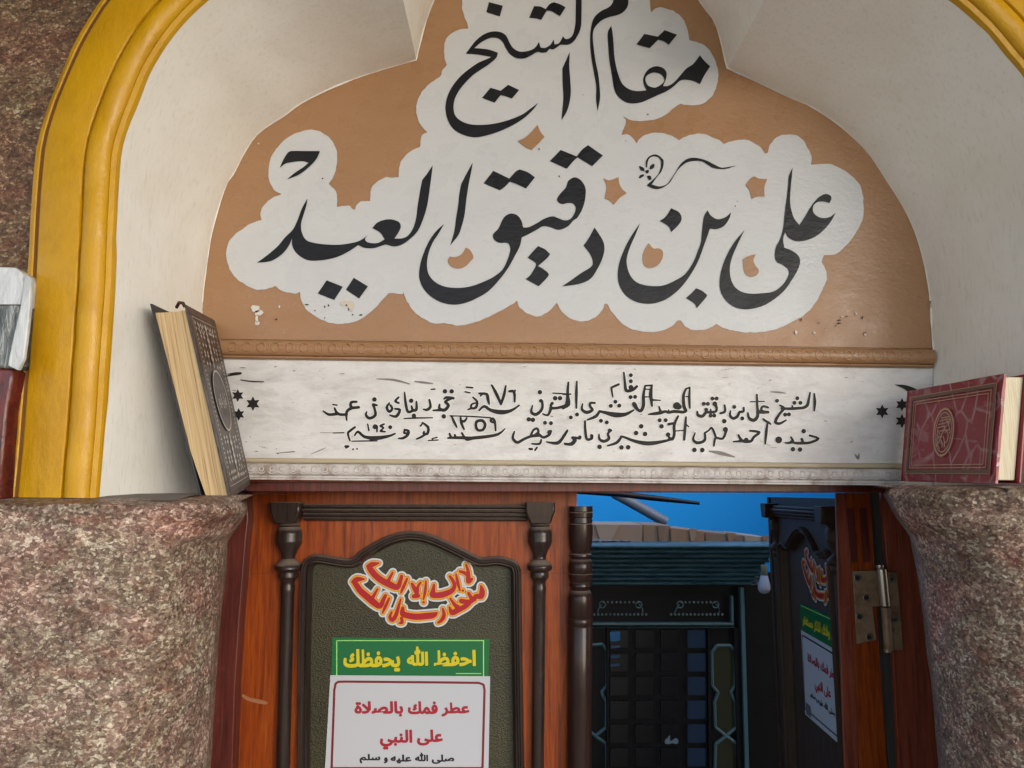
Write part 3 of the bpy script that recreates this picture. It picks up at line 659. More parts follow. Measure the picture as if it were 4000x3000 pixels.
# chips in the paint
def blob(cx, cy, rx, ry, n=11, seed=0, j=.35):
    rr = random.Random(seed); return [(cx+rx*math.cos(2*PI*q/n)*(1-j*rr.random()), cy+ry*math.sin(2*PI*q/n)*(1-j*rr.random())) for q in range(n)]
chips = [(998,1205,22,18), (1010,1222,20,14), (1003,1245,7,18), (1004,1262,12,10), (1091,1198,4,7), (1110,1300,3,2), (3380,1305,6,9), (3182,1300,5,5), (3110,1298,6,9), (3345,1225,5,4), (3290,1237,6,3), (1010,561,4,4)]
for i, (x, y, a, b) in enumerate(chips):
    sheet('paint_chip', [smoothpoly(blob(x, y, a, b, seed=i), 2)], PX(YB-.0024), MAT['chip'], tym)
darks = [(1198,1190,10,3), (1268,1198,3,6), (1283,1193,4,5), (1353,1192,5,4), (1362,1208,3,7), (1377,1229,3,4), (1410,1230,8,4), (1230,1213,3,3), (1268,1242,3,3), (3130,1248,3,8), (3369,1240,3,9), (3278,1251,8,3), (3279,1262,9,3), (3265,1272,3,3), (3199,1261,3,3), (3308,1236,3,4), (3380,1300,6,3), (3221,1283,2,2), (3395,1250,2,2), (2880,786,3,2), (2872,805,2,4), (1080,1247,4,5), (2445,550,3,2), (1260,697,4,3), (2106,582,4,4), (2185,689,3,4), (2277,370,2,2), (2531,446,4,3)]
for i, (x, y, a, b) in enumerate(darks):
    sheet('paint_chip', [blob(x, y, a, b, 8, seed=50+i)], PX(YB-.0026), MAT['chip_dark'], tym)
# old stained corner where the white paint is thin
sheet('bare_patch', [smoothpoly([(1332,1178),(1380,1179),(1377,1215,1),(1362,1213),(1358,1196),(1333,1194,1)], 3)], PX(YB-.0023), M('bare_plaster', lin(196,184,170), .6).m, tym)

def bar_profile(name, x0, y0a, x1, y0b, prof, mat, parent, wob=0, n=90):
    """horizontal moulding: prof = [(dy px, Y)] from top to bottom between (x0,y0a) and (x1,y0b)"""
    V = []; F = []
    for i in range(n+1):
        t = i/n; x = x0+(x1-x0)*t; y = y0a+(y0b-y0a)*t
        for (dy, Y) in prof:
            p = P(x, y+dy, YB); w = wob*noise.noise(Vector((p[0]*25, dy, Y*40)))
            V.append((p[0], Y+w, p[2]))
    m_ = len(prof)
    for i in range(n):
        for j in range(m_-1): a = i*m_+j; F.append((a, a+1, a+m_+1, a+m_)) 
    for f in ((tuple(range(m_))), tuple(n*m_+j for j in reversed(range(m_)))): F.append(f)
    return mesh(name, V, F, mat, parent, smooth=True, angle=40)
# tan bead moulding
bm_ = empty('bead_moulding', 'tan painted moulding with a row of raised oval rings under the calligraphy', 'moulding', P(2250, 1375, YB))
rd = [(-4, YB+.01), (-4, YB-.003), (0, YB-.003), (0, YB+.004), (4, YB+.004), (5, YB-.004)]
arc = [(7+57*(1-math.cos(a))/2, YB-.005-.0075*math.sin(a)) for a in [PI*q/8 for q in range(9)]]
bar_profile('moulding_body', 868, 1325, 3640, 1362, rd+arc+[(64, YB-.003), (66, YB-.007), (72, YB-.0075), (76, YB-.004), (76, YB+.01)], MAT['tan'], bm_, .0006)
def torus(name, rx, rz, r, mat, seg=18, ms=6):
    V = []; F = []
    for i in range(seg):
        a = 2*PI*i/seg
        for j in range(ms):
            b = 2*PI*j/ms; rr = r*math.cos(b)
            V.append(((rx+rr)*math.cos(a), r*math.sin(b)*.8, (rz+rr)*math.sin(a)))
    for i in range(seg):
        for j in range(ms):
            F.append((i*ms+j, ((i+1) % seg)*ms+j, ((i+1) % seg)*ms+(j+1) % ms, i*ms+(j+1) % ms))
    me = bpy.data.meshes.new(name); me.from_pydata(V, [], F); me.materials.append(mat); me.shade_smooth(); return me
tm = torus('oval_ring', .0068, .0079, .0011, MAT['tan']); dm = bpy.data.meshes.new('dash')
dm.from_pydata([(x*.0022, y*.0008, z*.0010) for x in (-1, 1) for y in (-1, 1) for z in (-1, 1)], [], [(0,1,3,2),(4,6,7,5),(0,4,5,1),(2,3,7,6),(0,2,6,4),(1,5,7,3)]); dm.materials.append(MAT['tan'])
NB = 49
for i in range(NB):
    t = i/(NB-1); x = 918+(3580-918)*t; y = 1325+37*t+34
    fade = max(.35, 1-.55*t) if random.random() < .9 else .3
    p = Vector(P(x, y, YB)); o = bpy.data.objects.new('oval_ring', tm); link(o, bm_); o.location = p+Vector((0, -.0126, 0))-LOC[bm_]; o.scale = (1, fade, random.uniform(.95, 1.05)); o.location.y += .0006*(1-fade)
    if i < NB-1:
        for dz in (-7, 7):
            p = Vector(P(x+27.7, y+dz, YB)); o = bpy.data.objects.new('dash', dm); link(o, bm_); o.location = p+Vector((0, -.0124, 0))-LOC[bm_]
# white board with carved inscription
wb = empty('inscription_board', 'worn white board with two lines of carved black inscription above the door', 'inscription board', P(2250, 1600, YB))
pslab('board_face', [(838,1400), (3650,1436), (3652,1812), (838,1787)], YB+.002, YB+.03, MAT['board'], wb)
E1 = lambda L: [[(2200+x*.5425, 1420+y*.5425, w*.5425) for x, y, w in s] for s in L]
F1 = lambda L: [[(1200+x*.4973, 1450+y*.4973, w*.4973) for x, y, w in s] for s in L]
dots = lambda L, r=13: [[(x, y, r)] for x, y in L]
line_e1 = [
 [(1808,218,4),(1812,280,8),(1808,340,4)], [(1778,210,4),(1768,260,7),(1758,300,9),(1730,318,8),(1690,322,8),(1650,325,8),(1610,325,7),(1572,322,6)], [(1650,325,5),(1650,305,4)], [(1560,300,4),(1590,322,7),(1560,360,7),(1535,400,8),(1530,425,8),(1560,432,7),(1605,408,3)],
 [(1475,316,6),(1440,308,6),(1426,328,7),(1440,345,7),(1475,350,8)], [(1475,350,7),(1420,350,9),(1400,330,7),(1395,225,5)], [(1400,345,8),(1400,380,9),(1375,408,10),(1340,395,8),(1330,355,4)], [(1350,275,2),(1450,272,2)],
 [(1300,318,5),(1298,345,6),(1270,350,7),(1255,380,8),(1225,395,8),(1202,375,7),(1205,340,3)],
 [(1162,300,5),(1165,345,7),(1132,358,6)], [(1092,290,15)], [(1092,290,12),(1105,320,7),(1098,345,7),(1060,350,7),(1035,352,7)], [(1062,345,5),(1062,330,3)], [(1028,330,10)], [(1035,330,7),(1025,355,8),(1000,380,9),(970,370,8),(965,345,4)],
 [(912,170,3),(908,250,7),(912,320,4)], [(885,182,5),(866,230,8),(870,310,10),(885,340,8),(862,350,8)], [(912,172,3),(885,182,4)], [(885,238,2),(905,238,2)], [(815,305,22),(835,312,16),(820,300,20)], [(862,350,8),(800,345,9),(760,352,8),(735,345,7),(700,355,10),(650,362,8),(615,365,3)], [(690,310,3),(702,350,8)], [(755,350,5),(760,335,3)],
 [(640,155,3),(630,220,11),(640,305,5)], [(640,262,5),(700,265,2)], [(590,160,4),(578,230,8),(578,300,10),(560,340,9),(535,330,9),(515,300,14),(510,290,12)], [(590,160,4),(640,157,4)], [(590,185,2),(630,185,2)], [(590,240,2),(625,240,2)],
 [(508,335,4),(450,365,10),(380,370,16),(310,355,10),(262,343,6)], [(262,343,6),(235,380,9),(175,405,4)], [(228,284,5),(195,285,7),(195,310,7),(210,335,8),(170,352,10),(135,330,7),(140,290,3)],
 [(400,150,6),(355,170,6),(348,182,5),(358,240,3)], [(437,65,4),(445,140,7),(455,195,9),(500,190,8),(530,165,7)], [(488,172,15)],
 [(98,130,4),(95,220,8),(95,320,4)], [(38,135,4),(32,220,8),(30,290,14),(0,320,8)], [(0,222,3),(55,220,3)],
] + dots([(1665,283),(1708,283),(1686,250),(1598,368),(1626,366),(1540,268),(1232,312),(1290,395),(1075,252),(1105,252),(1012,290),(1042,290),(1062,375),(1088,375),(695,408),(738,408),(485,242),(518,240),(343,305),(376,275),(404,303),(272,412),(314,424),(487,84),(487,127),(100,367),(55,388)], 12)
line_e2 = [
 [(1775,518,5),(1838,540,6),(1782,568,7),(1730,573,8),(1670,572,7),(1640,560,4)], [(1728,570,7),(1718,545,8)], [(1640,530,4),(1655,562,7),(1620,572,6),(1598,570,3)], [(1552,550,22)],
 [(1470,435,5),(1462,500,8),(1455,578,4)], [(1440,400,5),(1460,415,6),(1480,425,5),(1495,437,3)],
 [(1345,484,5),(1412,495,7),(1372,530,7),(1350,560,8),(1290,557,9),(1262,515,5)], [(1318,550,14)], [(1290,558,8),(1225,563,3)],
 [(1168,475,16)], [(1176,480,7),(1150,540,6),(1100,535,6),(1090,560,6),(1085,592,4)], [(1100,535,6),(1085,490,6),(1068,462,5),(1050,480,4),(1020,500,5)], [(1020,500,5),(1022,545,7),(1000,565,8),(960,570,9),(936,545,6),(950,500,3)],
 [(885,385,4),(878,460,8),(872,548,6)], [(885,440,4),(905,455,2)], [(828,380,5),(800,440,8),(800,510,8),(785,545,8),(765,535,8)], [(755,512,14)], [(760,437,8),(792,430,6)], [(815,485,2),(870,480,2)],
 [(785,545,5),(700,565,9),(610,575,13),(520,560,9),(440,530,6),(415,525,5)], [(420,527,6),(385,570,8),(320,592,4)], [(335,482,12)], [(345,482,6),(322,505,6),(330,540,8),(295,560,9),(262,545,7),(258,510,3)],
 [(157,415,5),(160,490,7),(172,545,7),(205,540,7),(205,520,10)], [(120,530,10)], [(120,540,6),(75,535,8),(78,555,6),(50,580,8),(10,575,4)], [(70,535,10)], [(30,480,4),(0,525,7)],
] + dots([(1732,487),(1655,617),(1705,619),(945,622),(1002,623),(708,452),(525,500),(590,507),(562,452),(420,604),(468,603),(262,600),(1160,415)], 14)
line_f1 = [
 [(2050,90,4),(2045,180,9),(2050,260,14),(2000,280,9),(1950,290,8),(1912,290,9)], [(1925,252,10)], [(1915,262,7),(1912,300,9),(1890,345,6),(1850,335,3)], [(1835,232,12)], [(1845,235,7),(1848,280,8),(1832,315,9),(1795,340,10),(1760,320,8),(1770,270,3)], [(1930,172,3),(2070,180,3)],
 [(1665,268,4),(1600,310,9),(1520,322,16),(1440,305,10),(1390,275,8),(1350,310,4)], [(1588,158,7),(1625,163,9),(1630,240,5)], [(1628,165,5),(1634,150,4)], [(1450,110,5),(1490,185,10),(1522,260,6)], [(1560,115,4),(1545,190,9),(1522,260,6)], [(1352,175,6),(1410,180,8),(1420,220,10),(1430,258,4)], [(1360,195,3),(1375,180,5)],
 [(1302,205,4),(1335,240,7),(1325,285,8),(1292,290,6),(1290,262,5),(1318,250,4)], [(1292,290,6),(1265,300,4)],
 [(1148,212,8),(1095,205,7),(1075,218,4)], [(1130,215,7),(1085,240,8),(1110,268,9),(1080,305,10),(1040,295,9),(1040,262,5)], [(1050,305,8),(990,308,4)], [(960,225,5),(968,280,8),(940,303,8),(912,298,3)],
 [(858,240,5),(858,300,9),(830,305,8),(820,275,5)], [(830,310,8),(790,318,8),(772,240,8),(765,165,3)], [(760,372,2),(840,368,4),(985,365,1.5)], [(718,205,5),(692,235,7),(720,250,5)], [(690,295,5),(728,305,8),(700,355,9),(650,345,4)], [(645,250,4),(625,285,8),(645,318,8),(668,295,7),(655,268,6)],
 [(548,268,5),(518,262,8),(528,290,7),(535,345,9),(490,370,9),(462,345,7),(468,318,3)], [(388,240,6),(345,245,8),(348,285,9),(405,283,8)], [(405,285,6),(350,290,9),(310,320,8),(310,385,4)], [(310,340,8),(260,340,8),(232,325,8),(215,290,5)], [(235,335,9),(170,340,8),(125,312,3)], [(200,262,3),(235,266,3)],
 [(1250,125,4),(1300,130,4)], [(1240,162,3),(1280,170,3)], [(975,142,3),(1005,140,3)],
 [(1120,350,2),(1280,355,3),(1440,365,3)],
] + dots([(1948,212),(1986,212),(1828,165),(1740,378),(1773,382),(1082,158),(1135,158),(1073,355),(817,232),(838,350),(528,222)], 15)
line_f2 = [
 [(1135,355,4),(1155,400,8),(1175,440,4)], [(1205,370,6),(1212,410,8),(1232,455,5)], [(1210,385,5),(1232,395,7),(1252,372,5)], [(1325,430,8),(1332,395,9),(1375,388,9),(1398,420,9),(1380,460,8),(1340,462,8),(1325,430,8)], [(1480,465,5),(1475,400,7),(1458,372,7),(1440,390,6),(1460,402,6),(1475,395,6)],
 [(1555,450,1.5),(1500,495,8),(1400,515,10),(1300,525,11),(1250,535,8),(1215,485,5)], [(1300,525,9),(1180,522,9),(1105,525,4)], [(1118,490,5),(1130,520,8)], [(1160,500,5),(1165,520,7)],
 [(905,405,5),(950,440,8),(945,490,8),(915,490,6),(918,475,5)], [(930,495,6),(890,520,6),(858,532,4)], [(905,410,4),(890,430,4)], [(950,545,2),(1030,540,2)], [(980,530,2),(1020,520,3)],
 [(765,460,6),(795,470,8),(790,500,8),(755,525,8),(716,528,3)], [(765,462,5),(762,485,6),(788,488,5)],
 [(690,490,4),(640,510,8),(540,525,14),(450,515,9),(400,475,7),(372,505,3)], [(475,415,3),(485,465,4)], [(520,440,5),(530,425,6),(548,435,7),(530,448,5),(520,440,5)], [(548,435,6),(548,475,4)], [(605,415,4),(575,430,6),(600,445,4),(575,470,5),(612,475,4)],
 [(375,440,6),(335,470,7),(320,490,6),(335,545,4)], [(350,550,2),(440,548,3),(550,548,2)], [(205,485,2),(290,483,2)], [(300,590,6),(325,590,5),(305,602,4)],
 [(2045,470,4),(2010,520,8),(1965,565,11),(1880,555,3)], [(2110,545,6),(2080,575,8),(2025,575,4)], [(1902,478,14)], [(1915,470,7),(1900,500,8),(1855,520,8),(1820,495,8)], [(1755,510,7),(1775,465,6),(1805,450,7),(1815,480,7),(1770,512,6)], [(1820,505,8),(1755,512,8),(1700,535,8),(1650,560,9),(1615,525,8),(1628,475,4)], [(1838,540,5),(1825,570,7),(1765,570,4)], [(1745,610,6),(1765,612,7)], [(1790,620,5),(1805,600,5)],
] + dots([(652,440),(1868,405),(1915,408)], 13) + dots([(360,613),(392,610)], 5)
def six_star(cx, cy, r):
    return [(cx+(r if q % 2 == 0 else r*.52)*math.cos(PI*q/6+PI/6), cy+(r if q % 2 == 0 else r*.52)*math.sin(PI*q/6+PI/6)) for q in range(12)]
YI = YB+.0008
for nm, st, bx in (('inscription_line', E1(line_e1)+F1(line_f1), (1230, 1445, 3210, 1670)), ('inscription_line', E1(line_e2)+F1(line_f2), (1290, 1590, 3220, 1775))):
    sd = capsule_union(st, *bx, 2.2)
    sdf_mesh(nm, sd, 3.9, PX(YI+.0006), MAT['halo'], wb)
    sdf_mesh(nm.replace('line', 'letters'), sd, 1.5, PX(YI), MAT['carved'], wb)
z5 = lambda x, y: (800+x*.7233, 1250+y*.7233); z6 = lambda x, y: (2200+x*.678, 1250+y*.678)
for (c, r) in ((z5(178,408), 26), (z5(260,452), 30), (z5(183,510), 26), (z6(1838,527), 29), (z6(1952,487), 27), (z6(1952,582), 29)):
    sheet('six_point_star', [six_star(c[0], c[1], r+4)], PX(YI+.0006), MAT['halo'], wb)
    sheet('six_point_star', [six_star(c[0], c[1], r)], PX(YI), MAT['carved'], wb)
sheet('crescent', [smoothpoly([(3494,1502,1),(3530,1503),(3562,1512),(3590,1526),(3610,1545),(3570,1530),(3545,1528),(3530,1518)], 4)], PX(YI), MAT['carved'], wb)
sd = capsule_union([[(890,1462,1),(915,1459,4),(940,1458,4)], [(890,1468,2),(935,1462,1.5)], [(940,1484,1.5),(985,1490,2),(1030,1491,1.5)]], 870, 1440, 1060, 1500, 2.2)
sdf_mesh('crescent', sd, .6, PX(YI), MAT['carved'], wb)
rs = random.Random(5); sc = []
for i in range(44):
    x = rs.choice([rs.uniform(900, 3450), rs.uniform(900, 1400), rs.uniform(2700, 3450)]); y = rs.choice([rs.uniform(1425, 1500), rs.uniform(1700, 1775), rs.uniform(1420, 1780)]); L = rs.expovariate(1/16)+3; a = rs.gauss(.05, .25); w = rs.uniform(.5, 1.7)
    sc.append([(x, y, w*.4), (x+L*.5, y+L*.5*a+rs.uniform(-2, 2), w), (x+L, y+L*a, w*.3)])
for q in ([(2770,1762,2),(2815,1770,7),(2870,1785,2)], [(3010,1530,1),(3040,1532,3),(3070,1536,1)], [(1470,1480,1),(1540,1484,4),(1600,1500,2)], [(1620,1490,2),(1655,1494,4),(1690,1498,2)], [(3340,1775,2),(3352,1790,5),(3355,1773,2)], [(1080,1770,1),(1150,1764,2)], [(1250,1690,1),(1300,1690,1)]): sc.append(q)
sd = capsule_union(sc, 880, 1410, 3600, 1800, 2.4)
sdf_mesh('scratches', sd, .3, PX(YI+.0003), MAT['scratch'], wb)['kind'] = 'stuff'
# cream fillet + ringed white moulding
wm = empty('ring_moulding', 'dirty white moulding with a row of small rings and scallops over the door', 'moulding', P(2250, 1845, YB))
bar_profile('fillet', 862, 1787, 3560, 1812, [(0, YB+.008), (0, YB-.001), (4, YB-.003), (14, YB-.004), (19, YB-.002), (20, YB+.006)], MAT['mould_cream'], wm, .0008)
ar2 = [(21+45*(1-math.cos(a))/2, YB-.002-.006*math.sin(a)) for a in [PI*q/8 for q in range(9)]]
bar_profile('moulding_body', 870, 1787, 3545, 1812, [(20, YB+.004)]+ar2+[(68, YB-.004), (69, YB-.009), (76, YB-.0095), (77, YB-.008), (79, YB-.0105), (85, YB-.0105), (86, YB+.01)], MAT['mould_white'], wm, .0007)
rm = torus('small_ring', .0040, .0042, .0011, MAT['mould_white'], 14, 6)
scm = torus('scallop', .0062, .0060, .0009, MAT['mould_white'], 14, 5)
me = scm; import bmesh
b_ = bmesh.new(); b_.from_mesh(me); bmesh.ops.delete(b_, geom=[v for v in b_.verts if v.co.z > .0015], context='VERTS'); b_.to_mesh(me); b_.free()
NR = 62
for i in range(NR):
    t = i/(NR-1); x = 985+(3500-985)*t; y = 1787+25*t+44
    p = Vector(P(x, y, YB)); o = bpy.data.objects.new('small_ring', rm); link(o, wm); o.location = p+Vector((0, -.0078, 0))-LOC[wm]
    f = 1.0 if t < .45 or t > .62 else .55; o.scale = (random.uniform(.9, 1.1), f, random.uniform(.9, 1.1))
    o = bpy.data.objects.new('scallop', scm); link(o, wm); o.location = p+Vector((.0, -.0066, -.0020))-LOC[wm]

# ------------------------------------------------------------------ door frame
YD = 1.40
pslab('lower_return', [(3400,1812.5), (3662,1812.5), (3662,1925), (3500,1925), (3500,1880), (3400,1876)], YB+.003, YB+.03, MAT['board'], wb)
pslab('lower_return', [(838,1787.5), (960,1788), (960,1868), (880,1868), (880,1960), (838,1960)], YB+.003, YB+.03, MAT['board'], wb)
fr = empty('door_frame', 'dark red wooden door frame set between the granite piers', 'door frame', P(2200, 1900, 1.36))
pslab('head', [(870,1874), (3520,1894), (3480,1925), (968,1922)], 1.315, 1.398, MAT['redwood'], fr, bevel=.002)
pslab('head_strip', [(860,1873), (3540,1889), (3540,1895), (860,1882)], 1.305, 1.34, MAT['redbrown'], fr, bevel=.001)
pslab('jamb', [(700,1915), (963,1915), (970,2031), (961,2099), (935,2430), (918,2696), (908,3000), (880,3500), (800,5500), (500,5500), (600,3000), (640,2300)], 1.37, 1.46, MAT['redwood'], fr, bevel=.002)
pslab('jamb', [(3440,1900), (3900,1900), (4100,5500), (3640,5500), (3512,3000), (3496,2700), (3474,2300)], 1.50, 1.512, MAT['redbrown'], fr, bevel=.002)
pslab('stop', [(3395,1900), (3445,1900), (3480,2300), (3505,2700), (3520,3000), (3660,5500), (3560,5500), (3440,3000), (3410,2500), (3380,1900)], 1.562, 1.66, MAT['fillet'], fr)

# ------------------------------------------------------------------ door leaves
def leaf_left(px, py, d=0.0):
    p = P(px, py, YD); return (p[0], YD-d, p[2])
def sR(px):
    s = (px-970)*YD/FPX
    if px > 1912: s = (1912-970)*YD/FPX + (px-1912)*YD/FPX*1.42
    return s
def leaf_right(px, py, d=0.0):
    y = 1.563+(px-970)*(2.15-1.563)/(2312-970); x = .675+.053*(y-1.665); z = P(2000, py, YD)[2]-.012
    return (x-d, y, z)
def leaf_right_st(px, py, d=0.0):
    q = leaf_right(970, py, d); y = 1.665+(1912-px)*.265/627
    return (.675+.053*(y-1.665)-d, y, q[2])
def build_leaf(root, fn, mats, flip):
    org, drk, post, pan = mats
    def sl(name, poly, d0, d1, mat, bevel=0, **k):
        return slab(name, [poly], lambda x, y: fn(x, y, d0), lambda x, y: fn(x, y, d1), mat, root, bevel=bevel, **k)
    Z = 5200
    def lx(y): return 970-(y-2031)*.053 if y > 2031 else 970     # hinge-side edge follows the leaning photo line
    arch_out = smoothpoly([(1170,3000,1),(1172,2600),(1180,2240,1),(1192,2195),(1225,2172),(1260,2172),(1350,2186),(1385,2180),(1420,2150),(1500,2105),(1560,2085),(1620,2080),(1690,2095),(1780,2135),(1862,2176),(1890,2182),(1950,2178),(2012,2196),(2030,2230,1),(2035,2600),(2042,3000,1)], 4, False)
    # stiles and the top rail cut to the ogee
    rail = [(973,1905 if not flip else 1925),(2215,1905 if not flip else 1925),(2215,2240),(2030,2240)] + [p for p in reversed(arch_out) if p[1] < 2238] + [(1180,2240),(968,2240)]
    sl('top_rail', rail, 0, -.04, org)
    sl('stile', [(960,2240.5),(1181,2240.5),(1174,3000),(1160,Z),(700,Z),(912,3000)], 0, -.04, org)
    sl('stile', [(2029,2240.5),(2215,2240.5),(2212,3000),(2200,Z),(2060,Z),(2042,3000)], 0, -.04, org)
    sl('panel', [(1175,3000)]+[p for p in arch_out if p[1] < 2990]+[(2040,3000),(2060,Z),(1160,Z)], -.012, -.03, pan)
    # moulding round the panel
    path = [(p[0], p[1]) for p in arch_out]; path = [(1160, Z)]+path+[(2060, Z)]
    def off(pts, d):
        o = offset_path([(x, -y) for x, y in pts], d); return [(x, -y) for x, y in o]
    prof = [(7, 0), (6, .006), (0, .013), (-6, .013), (-9, .009), (-14, .009), (-20, .006), (-24, .007), (-30, .002), (-36, -.013)]
    V = []; F = []; L = len(path)
    for (o, d) in prof:
        for (x, y) in off(path, o): V.append(fn(x, y, d))
    for j in range(len(prof)-1):
        for i in range(L-1): a = j*L+i; F.append((a, a+1, a+L+1, a+L) if not flip else (a, a+L, a+L+1, a+1))
    mesh('panel_moulding', V, F, drk, root, smooth=True, angle=35)
    # head moulding between the blocks: three reeds
    for (y0, y1, d) in ((1969,1985,.016), (1986,2001,.022), (2002,2017,.017), (2018,2033,.010)):
        sl('reed', [(1190,y0),(2060,y0+2),(2060,y1+2),(1190,y1)], d, 0, drk, bevel=.0025)
    for (cx, sx) in ((1135, 1), (2109, 1)):
        top = sl('capital_block', [(cx-58,1960),(cx+56,1960),(cx+56,1996),(cx+46,2020),(cx+40,2042),(cx-42,2042),(cx-50,2020),(cx-58,1996)], .034, -.001, drk, bevel=.003)
        prof = [(2041,36),(2050,42),(2056,36),(2062,42),(2072,49),(2088,51),(2110,50),(2114,51),(2117,50),(2130,45),(2150,34),(2168,27),(2180,26),(2186,30),(2190,34),(2196,42),(2206,51),(2218,52),(2224,48),(2232,36),(2240,38),(2252,38),(2262,30),(2270,26),(2278,24),(2290,28),(2312,27),(2322,26),(2600,26),(3000,26),(3400,26),(5000,25)]
        if cx > 2000: prof = [(y, w*.95) for y, w in prof]
        drift = lambda y, c=cx: c-(y-2060)*(.026 if c < 1500 else .010)
        lathe('turned_column', prof, drift, YD, drk, root, fn=lambda x, y, dd: fn(x, y, (-.004 if flip else .008)-dd))
    # meeting post
    for (y0, y1, w) in ((1977,1998,47), (2000,2040,48)):
        pass
    prof = [(1977,46),(1996,47),(1999,44),(2002,47),(2018,47),(2021,44),(2040,46),(2043,43),(2046,47),(2080,48),(2110,46),(2140,42),(2158,36),(2162,44),(2168,45),(2172,40),(2180,38),(2192,46),(2212,48),(2232,47),(2235,45),(2238,47),(2258,45),(2268,40),(2274,43),(2284,44),(2290,38),(2300,36),(2310,44),(2330,48),(2405,49),(2408,47),(2412,49),(2434,49),(2437,47),(2441,49),(2700,48),(3000,48),(5000,47)]
    if not flip: lathe('turned_post', prof, lambda y: 2265-(y-2000)*.006, YD, post, root, fn=lambda x, y, dd: fn(x, y, .016-dd), seg=28)
    sl('meeting_rail', [(2215.5,1905 if not flip else 1925),(2252,1905 if not flip else 1925),(2252,1995),(2250,3000),(2240,Z),(2200.5,Z),(2212.5,3000)], .004, -.04, org)
lf = empty('door_leaf', 'closed left door leaf, orange varnished wood with dark turned columns and stickers', 'door', P(1590, 3000, YD))
build_leaf(lf, leaf_left, (MAT['orange'], MAT['darkwood'], MAT['postwood'], MAT['vinyl']), False)
rt = empty('door_leaf', 'right door leaf swung open into the dark room, seen at a steep angle', 'door', leaf_right(970, 3000))
build_leaf(rt, leaf_right, (MAT['shaded_wood'], MAT['shaded_wood'], MAT['shaded_wood'], MAT['shaded_wood']), True)
pslab('edge_strip', [(3264,1926), (3300,1926), (3334,2500), (3354,3000), (3480,5200), (3420,5200), (3299,3000), (3274,2300)], 1.515, 1.521, MAT['redbrown'], rt, bevel=.0015)
ee = [(3300.5,1926), (3399,1926), (3433,2500), (3468,3000), (3600,5200), (3480.5,5200), (3354.5,3000), (3334.5,2500)]
pslab('hinge_stile', ee, 1.52, 1.56, MAT['orange'], rt, bevel=.0015)
for (xa, xb) in ((3308,3336), (3356,3386)):
    pslab('slot', smoothpoly([(xa,2000),(xa+7,1987),(xb-8,1987),(xb,2000),(xb+14,2195,1),(xa+18,2198,1)], 4), 1.5185, 1.5195, MAT['redwood'], rt)
pslab('scuff_mark', smoothpoly([(948,2712),(975,2725),(1010,2732),(1042,2742),(1038,2752),(1000,2746),(965,2736),(945,2722)], 3), YD-.0015, YD, M('pale_scuff', lin(150,98,66), .6).m, lf)
# hinge
hg = bpy.data.objects.new('hinge', None); link(hg, rt); LOC[hg] = LOC[rt]; hg['label'] = 'tarnished brass butt hinge'
pslab('plate', [(3332,2232),(3430,2228),(3437,2368),(3408,2370),(3424,2500),(3348,2516)], 1.512, 1.516, MAT['brass'], hg, bevel=.0006)
pslab('plate', [(3467,2236),(3505,2236),(3528,2540),(3486,2540)], 1.492, 1.496, MAT['brass'], hg, bevel=.0006)
lathe('barrel', [(2224,17),(2232,18),(2366,18),(2370,14)], lambda y: 3444+(y-2228)*.10, 1.49, MAT['steel'], hg)
lathe('barrel', [(2372,14),(2374,17),(2536,16),(2544,12)], lambda y: 3448+(y-2228)*.075, 1.49, MAT['brass'], hg)
lathe('pin_head', [(2203,8),(2207,14),(2216,15),(2222,12)], lambda y: 3437, 1.49, MAT['steel'], hg)
lathe('pin_head', [(2536,14),(2548,12)], lambda y: 3466, 1.49, MAT['steel'], hg)
for (x, y) in ((160,485),(215,608),(172,725),(232,852)):
    cx, cy = 3250+x*.6329, 1950+y*.6329
    pslab('screw', ring(cx, cy, 14, n=16), 1.5095, 1.512, MAT['steel'], hg, bevel=.0004); pslab('screw_hole', ring(cx-2, cy, 9.5, n=14), 1.509, 1.511, MAT['gap'], hg)
for (x, y) in ((372,495),(392,745)):
    cx, cy = 3250+x*.6329, 1950+y*.6329
    pslab('screw', ring(cx, cy, 10, n=14), 1.4895, 1.492, MAT['steel'], hg); pslab('screw_hole', ring(cx-1, cy, 6, n=12), 1.489, 1.491, MAT['gap'], hg)

# ------------------------------------------------------------------ stickers
def layer(fn, d): return lambda x, y: fn(x, y, d)
def green_sticker(fn, txt, label, base, quad, inner, boxes, small):
    o = empty('green_sticker', label, 'sticker', fn(1600, 2600, base))
    sheet('paper', [quad], layer(fn, base), MAT['st_green'], o)
    for (a, b, c, d) in inner: sheet('border_line', [rect(a, b, c, d)], layer(fn, base+.0004), MAT['st_lime'], o)
    for s, bx in txt: text_mesh('lettering', s, bx, layer(fn, base+.0005), MAT['st_yellow'], o, 0, 2.6)
    if small: sheet('border_line', [rect(1779,2635,1879,2638)], layer(fn, base+.0005), MAT['st_lime'], o)
    return o
dv = -.012
green_sticker(leaf_left, [('احفظ', (1692,2543,1858,2608)), ('الله', (1586,2530,1670,2606)), ('يحفظك', (1336,2540,1560,2629))], 'green sticker with yellow script on the closed door leaf above the white one', dv+.001,
   [(1293,2494),(1912,2501),(1907,2650),(1288,2650)], [(1310,2505,1890,2508.5),(1308,2505,1312,2646),(1886,2508.5,1890,2650)], None, True)
green_sticker(leaf_right_st, [('اجعل وقتك للذكر مستغفر', (1320,2548,1890,2618))], 'green sticker with yellow script on the open dark door leaf', dv+.001,
   [(1285,2494),(1912,2494),(1912,2650),(1285,2650)], [(1310,2505,1890,2509)], None, False)
